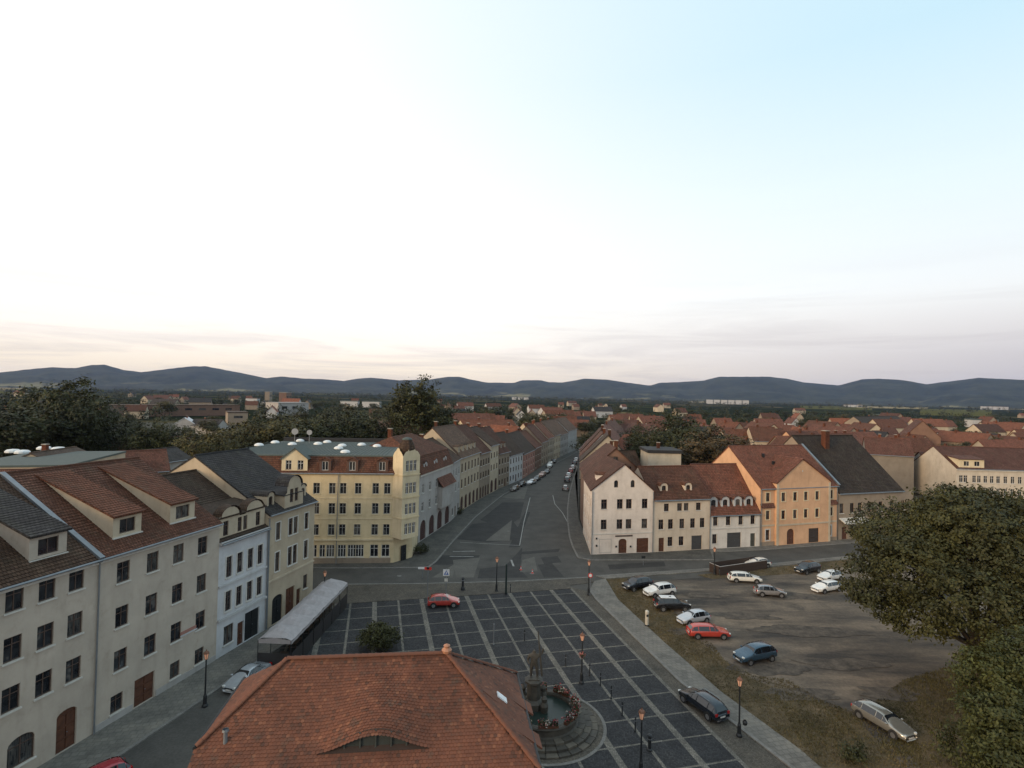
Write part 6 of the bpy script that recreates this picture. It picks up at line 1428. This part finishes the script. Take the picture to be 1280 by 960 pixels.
# named trees
def at(x, ytop, Z):      # tree at photo column x, distance Z, with its top at photo row ytop
    d = ray(x, ytop); k = Z / d.y; return d.x * k, Z, CAM_H + d.z * k
def ntree(x, ytop, Z, label, **k):
    X_, Y_, h = at(x, ytop, Z); return tree(X_, Y_, max(h, 4), label, **k)
ntree(88, 464, 150, 'tall full dark tree rising above the hills at the left', kind='tall', mi=1, n=11900, size=0.18, seed=3, wide=1.15)
ntree(66, 474, 158, 'dark tree leaning against the tallest one at the left', kind='round', mi=1, n=8500, size=0.19, seed=4, wide=1.0)
ntree(112, 486, 146, 'lower right neighbour of the tallest tree at the left', kind='round', mi=0, n=8500, size=0.19, seed=5, wide=.8)
ntree(524, 462, 175, 'tall broad tree above the yellow block roof, highest in the middle', kind='tall', mi=1, n=12750, size=0.16, seed=6, wide=1.12)
ntree(508, 476, 180, 'left shoulder of the tall middle tree group', kind='tall', mi=0, n=8500, size=0.18, seed=7, wide=.85)
ntree(545, 486, 182, 'right shoulder of the tall middle tree group', kind='round', mi=0, n=8500, size=0.19, seed=8, wide=.75)
ntree(430, 502, 170, 'dark full tree behind the flat roof with the domes', kind='round', mi=0, n=8500, size=0.19, seed=9, wide=1.25)
ntree(460, 508, 165, 'dark tree left of the tall middle group', kind='round', mi=0, n=8500, size=0.19, seed=4, wide=1.1)
ntree(400, 512, 160, 'mid green tree behind the white dish antennas', kind='round', mi=1, n=8500, size=0.19, seed=5, wide=1.2)
ntree(340, 509, 150, 'rounded olive green tree behind the grey roof', kind='round', mi=2, n=8500, size=0.19, seed=3, wide=1.35)
ntree(303, 516, 140, 'olive tree above the dark metal roof edge', kind='round', mi=2, n=8500, size=0.19, seed=8, wide=1.1)
ntree(200, 516, 150, 'bushy tree in front of the white roofed house', kind='round', mi=1, n=8500, size=0.19, seed=9, wide=1.1)
ntree(270, 528, 128, 'small garden tree right of the red annexe roof', kind='round', mi=2, n=6800, size=0.19, seed=5, wide=1.0)
ntree(30, 500, 135, 'dark bushy tree at the left edge', kind='round', mi=0, n=8500, size=0.19, seed=3, wide=1.5)
ntree(5, 488, 170, 'dark tree mass at the far left edge', kind='round', mi=0, n=8500, size=0.20, seed=4, wide=1.2)
ntree(150, 512, 160, 'dark tree right of the tallest left tree', kind='round', mi=0, n=8500, size=0.19, seed=8, wide=1.1)
ntree(843, 506, 165, 'dark dense tree behind the pale cream block', kind='tall', mi=0, n=11050, size=0.18, seed=5, wide=1.35)
ntree(868, 518, 150, 'wide dark tree right behind the buff house roof', kind='round', mi=0, n=10200, size=0.18, seed=8, wide=1.3)
ntree(892, 526, 140, 'brownish tree beside the orange house gable', kind='round', mi=3, n=10200, size=0.17, seed=9, wide=1.35)
ntree(815, 530, 150, 'dark green tree left of the pale cream block top', kind='round', mi=0, n=8500, size=0.18, seed=4, wide=.9)
ntree(795, 534, 170, 'small dark conifer like tree behind the brick brown gable', kind='poplar', mi=0, n=5100, size=0.17, seed=4, wide=1.2)
# random trees in gardens and along the plain, each its own thing
rr = random.Random(99); cnt = 0
def px_of(X_, Y_, Z_=0):
    v = Vector((X_, Y_, Z_)) - O; w_ = v.dot(FW); return 640 + FPX * v.dot(RT) / w_, 480 - FPX * v.dot(UP) / w_
keep = []
while cnt < 285:
    Z = 150 * math.exp(rr.uniform(0, 1.85)); x = rr.uniform(-10, 1290)
    X_ = (x - 640) / FPX * Z
    if 640 < x < 735 and Z < 330: continue
    if x > 720 and rr.random() < (.15 if Z < 520 else .05): continue
    if x < 560 and rr.random() < .25: continue
    if x < 560 and Z < 210 and (335 < x or Z < 135): continue
    if 560 < x < 720 and Z < 300: continue
    if x > 900 and Z < 215: continue
    if x > 900 and any((X_ - a) ** 2 + (Z - b) ** 2 < 100 for a, b in ((105, 150), (125, 160), (140, 160), (75, 118), (90, 135))): continue
    if 560 < x < 1000 and Z < 200: continue
    if any((X_ - a) ** 2 + (Z - b) ** 2 < (c * .7) ** 2 for a, b, c in keep[-400:]): continue
    h = rr.uniform(7, 13) if x > 720 else rr.uniform(11, 18)
    if 110 < x < 400 and Z < 480: h = rr.uniform(6, 11)
    if Z > 500: h = min(h, rr.uniform(8, 13)); keep.append((X_, Z, 6))
    kd = 'tall' if rr.random() < .2 else 'round'; mi = rr.choice([0, 0, 1, 1, 2])
    lbl = {0: 'dark green', 1: 'mid green', 2: 'olive green'}[mi]
    side = 'left' if x < 560 else ('right' if x > 740 else 'central')
    tree(X_, Z, h, f'{lbl} {"tall" if kd == "tall" else "rounded"} tree among the {side} distant gardens and plain', kd, mi, 1500 if Z > 260 else 3600, .40 if Z > 260 else .28, rr.choice([3, 4, 5, 6]), rr.uniform(1.0, 1.6), f'{side} distant {lbl} {kd} trees')
    cnt += 1
# ------------------------------------------------------------------ the far plain: woods, hedges as mass
def woods(name, rows_, n, size, mat, seed):
    """rows_: (x0,x1 photo columns, distance, depth, height)"""
    g = np.random.default_rng(seed); lob = []
    for x0, x1, Z, dp, h in rows_:
        k = int(abs(x1 - x0) / 680 * Z / (h * .9)) + 1
        for i in range(k):
            x = x0 + (x1 - x0) * (i + .5) / k; lob.append(((x - 640) / FPX * Z + g.normal() * h * .3, Z + g.uniform(0, dp), h * g.uniform(.25, .5), h * .8, h * .8, h * g.uniform(.4, .62)))
    return stuff(link(name, leaves_mesh(name, mat, lob, n, size, seed, .8)))
woods('far_woods', [(-40, 560, 520, 60, 11), (-40, 200, 430, 40, 11), (560, 1320, 800, 60, 9), (-40, 700, 800, 80, 10), (740, 1000, 610, 30, 8), (1060, 1320, 640, 40, 9)], 36000, 1.1, LF[0], 41)
woods('far_forest', [(-60, 880, 1050, 80, 10), (-60, 600, 1250, 120, 11), (700, 960, 1400, 150, 11), (1090, 1340, 1150, 80, 10), (880, 1120, 1000, 40, 9), (-60, 900, 1700, 200, 12), (-60, 760, 2100, 250, 12), (930, 1340, 1900, 120, 10), (60, 1340, 2700, 200, 13)], 52000, 1.7, LF[0], 42)
woods('horizon_woods', [(60, 1340, 3300, 200, 14), (-60, 900, 3900, 300, 15), (100, 1340, 4600, 400, 18)], 36000, 3.2, LF[1], 43)
# ------------------------------------------------------------------ distant town: small houses, each a thing
HP = {}
WALLS = [('white', P_WHITE), ('cream', P_CREAM2), ('ochre', P_OCH), ('beige', P_TAN)]
ROOFS = [('red', T_RED), ('bright red', T_ORA), ('brown', T_BRN), ('dark grey', T_SLA)]
def small_house(wi, ri, tp):
    k = (wi, ri, tp)
    if k in HP: return HP[k]
    L, D, e, z = [(11, 8.5, 5.5, 10), (16, 9.5, 7, 12), (24, 11, 8, 13), (10, 9, 3.6, 8.4)][tp]
    m = M(); m.add([(-L / 2, -D / 2, 0), (L / 2, -D / 2, 0), (L / 2, D / 2, 0), (-L / 2, D / 2, 0), (-L / 2, -D / 2, e), (L / 2, -D / 2, e), (L / 2, D / 2, e), (-L / 2, D / 2, e), (-L / 2, 0, z), (L / 2, 0, z)], [(0, 1, 5, 4), (2, 3, 7, 6), (1, 2, 6, 9, 5), (3, 0, 4, 8, 7)])
    w_ = m.mesh('wall', WALLS[wi][1]); s = (z - e) / (D / 2); r_ = M()
    for sg in (-1, 1): r_.slab([(-L / 2 - .4, sg * (D / 2 + .5), e - .5 * s + .2), (L / 2 + .4, sg * (D / 2 + .5), e - .5 * s + .2), (L / 2 + .4, 0, z + .2), (-L / 2 - .4, 0, z + .2)], .2)
    r_ = r_.mesh('roof', ROOFS[ri][1]); c_ = M().box(L * .15, L * .15 + .8, .3, 1.1, z - .8, z + 1.1).mesh('chimney', BRICK)
    wn = []
    for face in (-1, 1):
        for i in range(int(L / 3.2)):
            for zz in ([1.2] if e < 4 else [1.2, 4.0] if e < 7.5 else [1.2, 4.0]):
                wn.append((-L / 2 + 1.9 + i * 3.2, face * (D / 2 + .01), zz))
    wm = M().box(-.5, .5, -.04, .04, 0, 1.4).mesh('window', GLASS)
    HP[k] = (w_, r_, c_, wn, wm); return HP[k]
hk = []
def place_house(X_, Y_, rz, wi, ri, tp, label, group, wins=False, sc=1.0):
    w_, r_, c_, wn, wm = small_house(wi, ri, tp); t = thing('house', label, 'house', (X_, Y_, -.2), rz, group); t.scale = (sc, sc, sc)
    link('wall', w_, t); link('chimney', c_, link('roof', r_, t))
    if wins:
        for p in wn: link('window', wm, t, p)
def scatter_houses(n, x0, x1, z0, z1, tps, side, red=.75, seed=5, sep=13, rz0=.2):
    r3 = random.Random(seed); k = tries = 0
    while k < n and tries < n * 60:
        tries += 1; x = r3.uniform(x0, x1); Z = z0 * math.exp(r3.uniform(0, math.log(z1 / z0))); X_ = (x - 640) / FPX * Z
        if any((X_ - a) ** 2 + (Z - b) ** 2 < sep ** 2 for a, b in hk): continue
        hk.append((X_, Z)); k += 1; wi = r3.choice([0, 1, 1, 2, 3]); ri = r3.choice([0, 0, 1, 2]) if r3.random() < red else r3.choice([2, 3]); tp = r3.choice(tps)
        rz = rz0 + r3.choice([0, 0, math.pi / 2]) + r3.uniform(-.25, .25)
        place_house(X_, Z, rz, wi, ri, tp, f'small distant {WALLS[wi][0]} house with {ROOFS[ri][0]} roof in the {side}', f'distant {WALLS[wi][0]} houses with {ROOFS[ri][0]} roofs, {side}', Z < 260, r3.uniform(.9, 1.15))
# dense old town on the right
scatter_houses(40, 900, 1290, 165, 330, [1, 1, 2, 0], 'dense old town at right', .85, 5, 15)
scatter_houses(34, 765, 1290, 300, 540, [1, 2, 0], 'roofscape at right', .8, 6, 17)
scatter_houses(14, 795, 900, 195, 300, [1, 2], 'blocks behind the right street row', .85, 7, 15)
scatter_houses(20, 700, 1290, 560, 1500, [1, 2, 0], 'suburb at right', .6, 8, 26)
scatter_houses(26, 555, 740, 330, 900, [1, 0, 2], 'middle suburb beyond the street', .6, 9, 20)
scatter_houses(34, -10, 560, 420, 1500, [0, 1, 2], 'green suburb at left', .4, 10, 30)
# a few bright farm and factory fronts far out
for k, (x0, x1, y, h, lb) in enumerate([(884, 938, 499.5, 12, 'row of white apartment blocks on the far plain, right of centre'), (1056, 1080, 506, 9, 'long white hall in the fields at far right'), (1216, 1256, 525, 8, 'white long buildings near the right edge of the plain'), (425, 480, 501.5, 9, 'row of pale houses at the foot of the hills, left of the tall tree'), (307, 325, 498, 8, 'bright white hall on the left plain'), (640, 662, 496.5, 10, 'pale village row at the foot of the hills'), (1098, 1115, 519, 7, 'white roofed shed at right of the red roofs'), (1228, 1262, 508, 8, 'small pale halls on the right horizon')]):
    hzy = 480 + 12 + .0209 * (x0 - 640) + .9; Zf = min(3000, (CAM_H - h) * FPX / max(1.5, y - hzy))
    d0, d1 = ray(x0, y), ray(x1, y); P0_, P1_ = O + d0 * (Zf / d0.y), O + d1 * (Zf / d1.y); h = max(4, P0_.z)
    F = Fr(P0_.xy, P1_.xy); t = root_of('far_hall', lb, F, 'building'); m = M(); nb2 = min(6, max(1, int(F.L / 26)))
    for i in range(nb2):
        a = F.L * i / nb2; b = F.L * (i + .8) / nb2; M().box(a, b, 0, 12, -3, h).build('wall', P_WHITE, t); M().box(a - .3, b + .3, -.3, 12.3, h + .01, h + 1.2).build('roof', T_RED if k % 3 == 1 else METR, t)
# field sheets at mid distance
FLD = [plain('stubble_field', (.24, .19, .11), .95, 0, .12, .02), plain('meadow_field', (.085, .080, .030), .95, 0, .15, .02)]
for f_ in FLD: f_.node_tree.nodes['Principled BSDF'].inputs['Specular IOR Level'].default_value = 0
for k, (x0, y0, x1, y1, c) in enumerate([(-20, 484, 34, 487.5, 0), (-10, 488.5, 66, 492, 1), (1000, 507, 1090, 511, 1), (1150, 511, 1240, 519, 1), (1070, 507.5, 1160, 509.8, 0), (1240, 508, 1300, 511.5, 0), (860, 501.3, 930, 503, 0), (600, 495.2, 640, 496.2, 1), (380, 491.5, 430, 493, 1)]):
    P = [G(x, y).xy for x, y in ((x0, y0), (x1, y0 + (x1 - x0) * .02), (x1, y1 + (x1 - x0) * .02), (x0, y1))]; struct(sheet('field', P, .1 + .01 * k, FLD[c]))

# ------------------------------------------------------------------ haze
hz_ = M().box(-12600, 12600, -300, 13500, -1.5, 440).build('haze', None, uv=False); stuff(hz_)
m = bpy.data.materials.new('haze_air'); m.use_nodes = True; nt = m.node_tree; nt.nodes.clear(); o_ = N(nt, 'ShaderNodeOutputMaterial'); v = N(nt, 'ShaderNodeVolumePrincipled')
v.inputs['Color'].default_value = (.44, .58, 1.0, 1); v.inputs['Density'].default_value = 2.3e-5; v.inputs['Anisotropy'].default_value = .1
nt.links.new(v.outputs[0], o_.inputs['Volume']); hz_.data.materials.append(m)
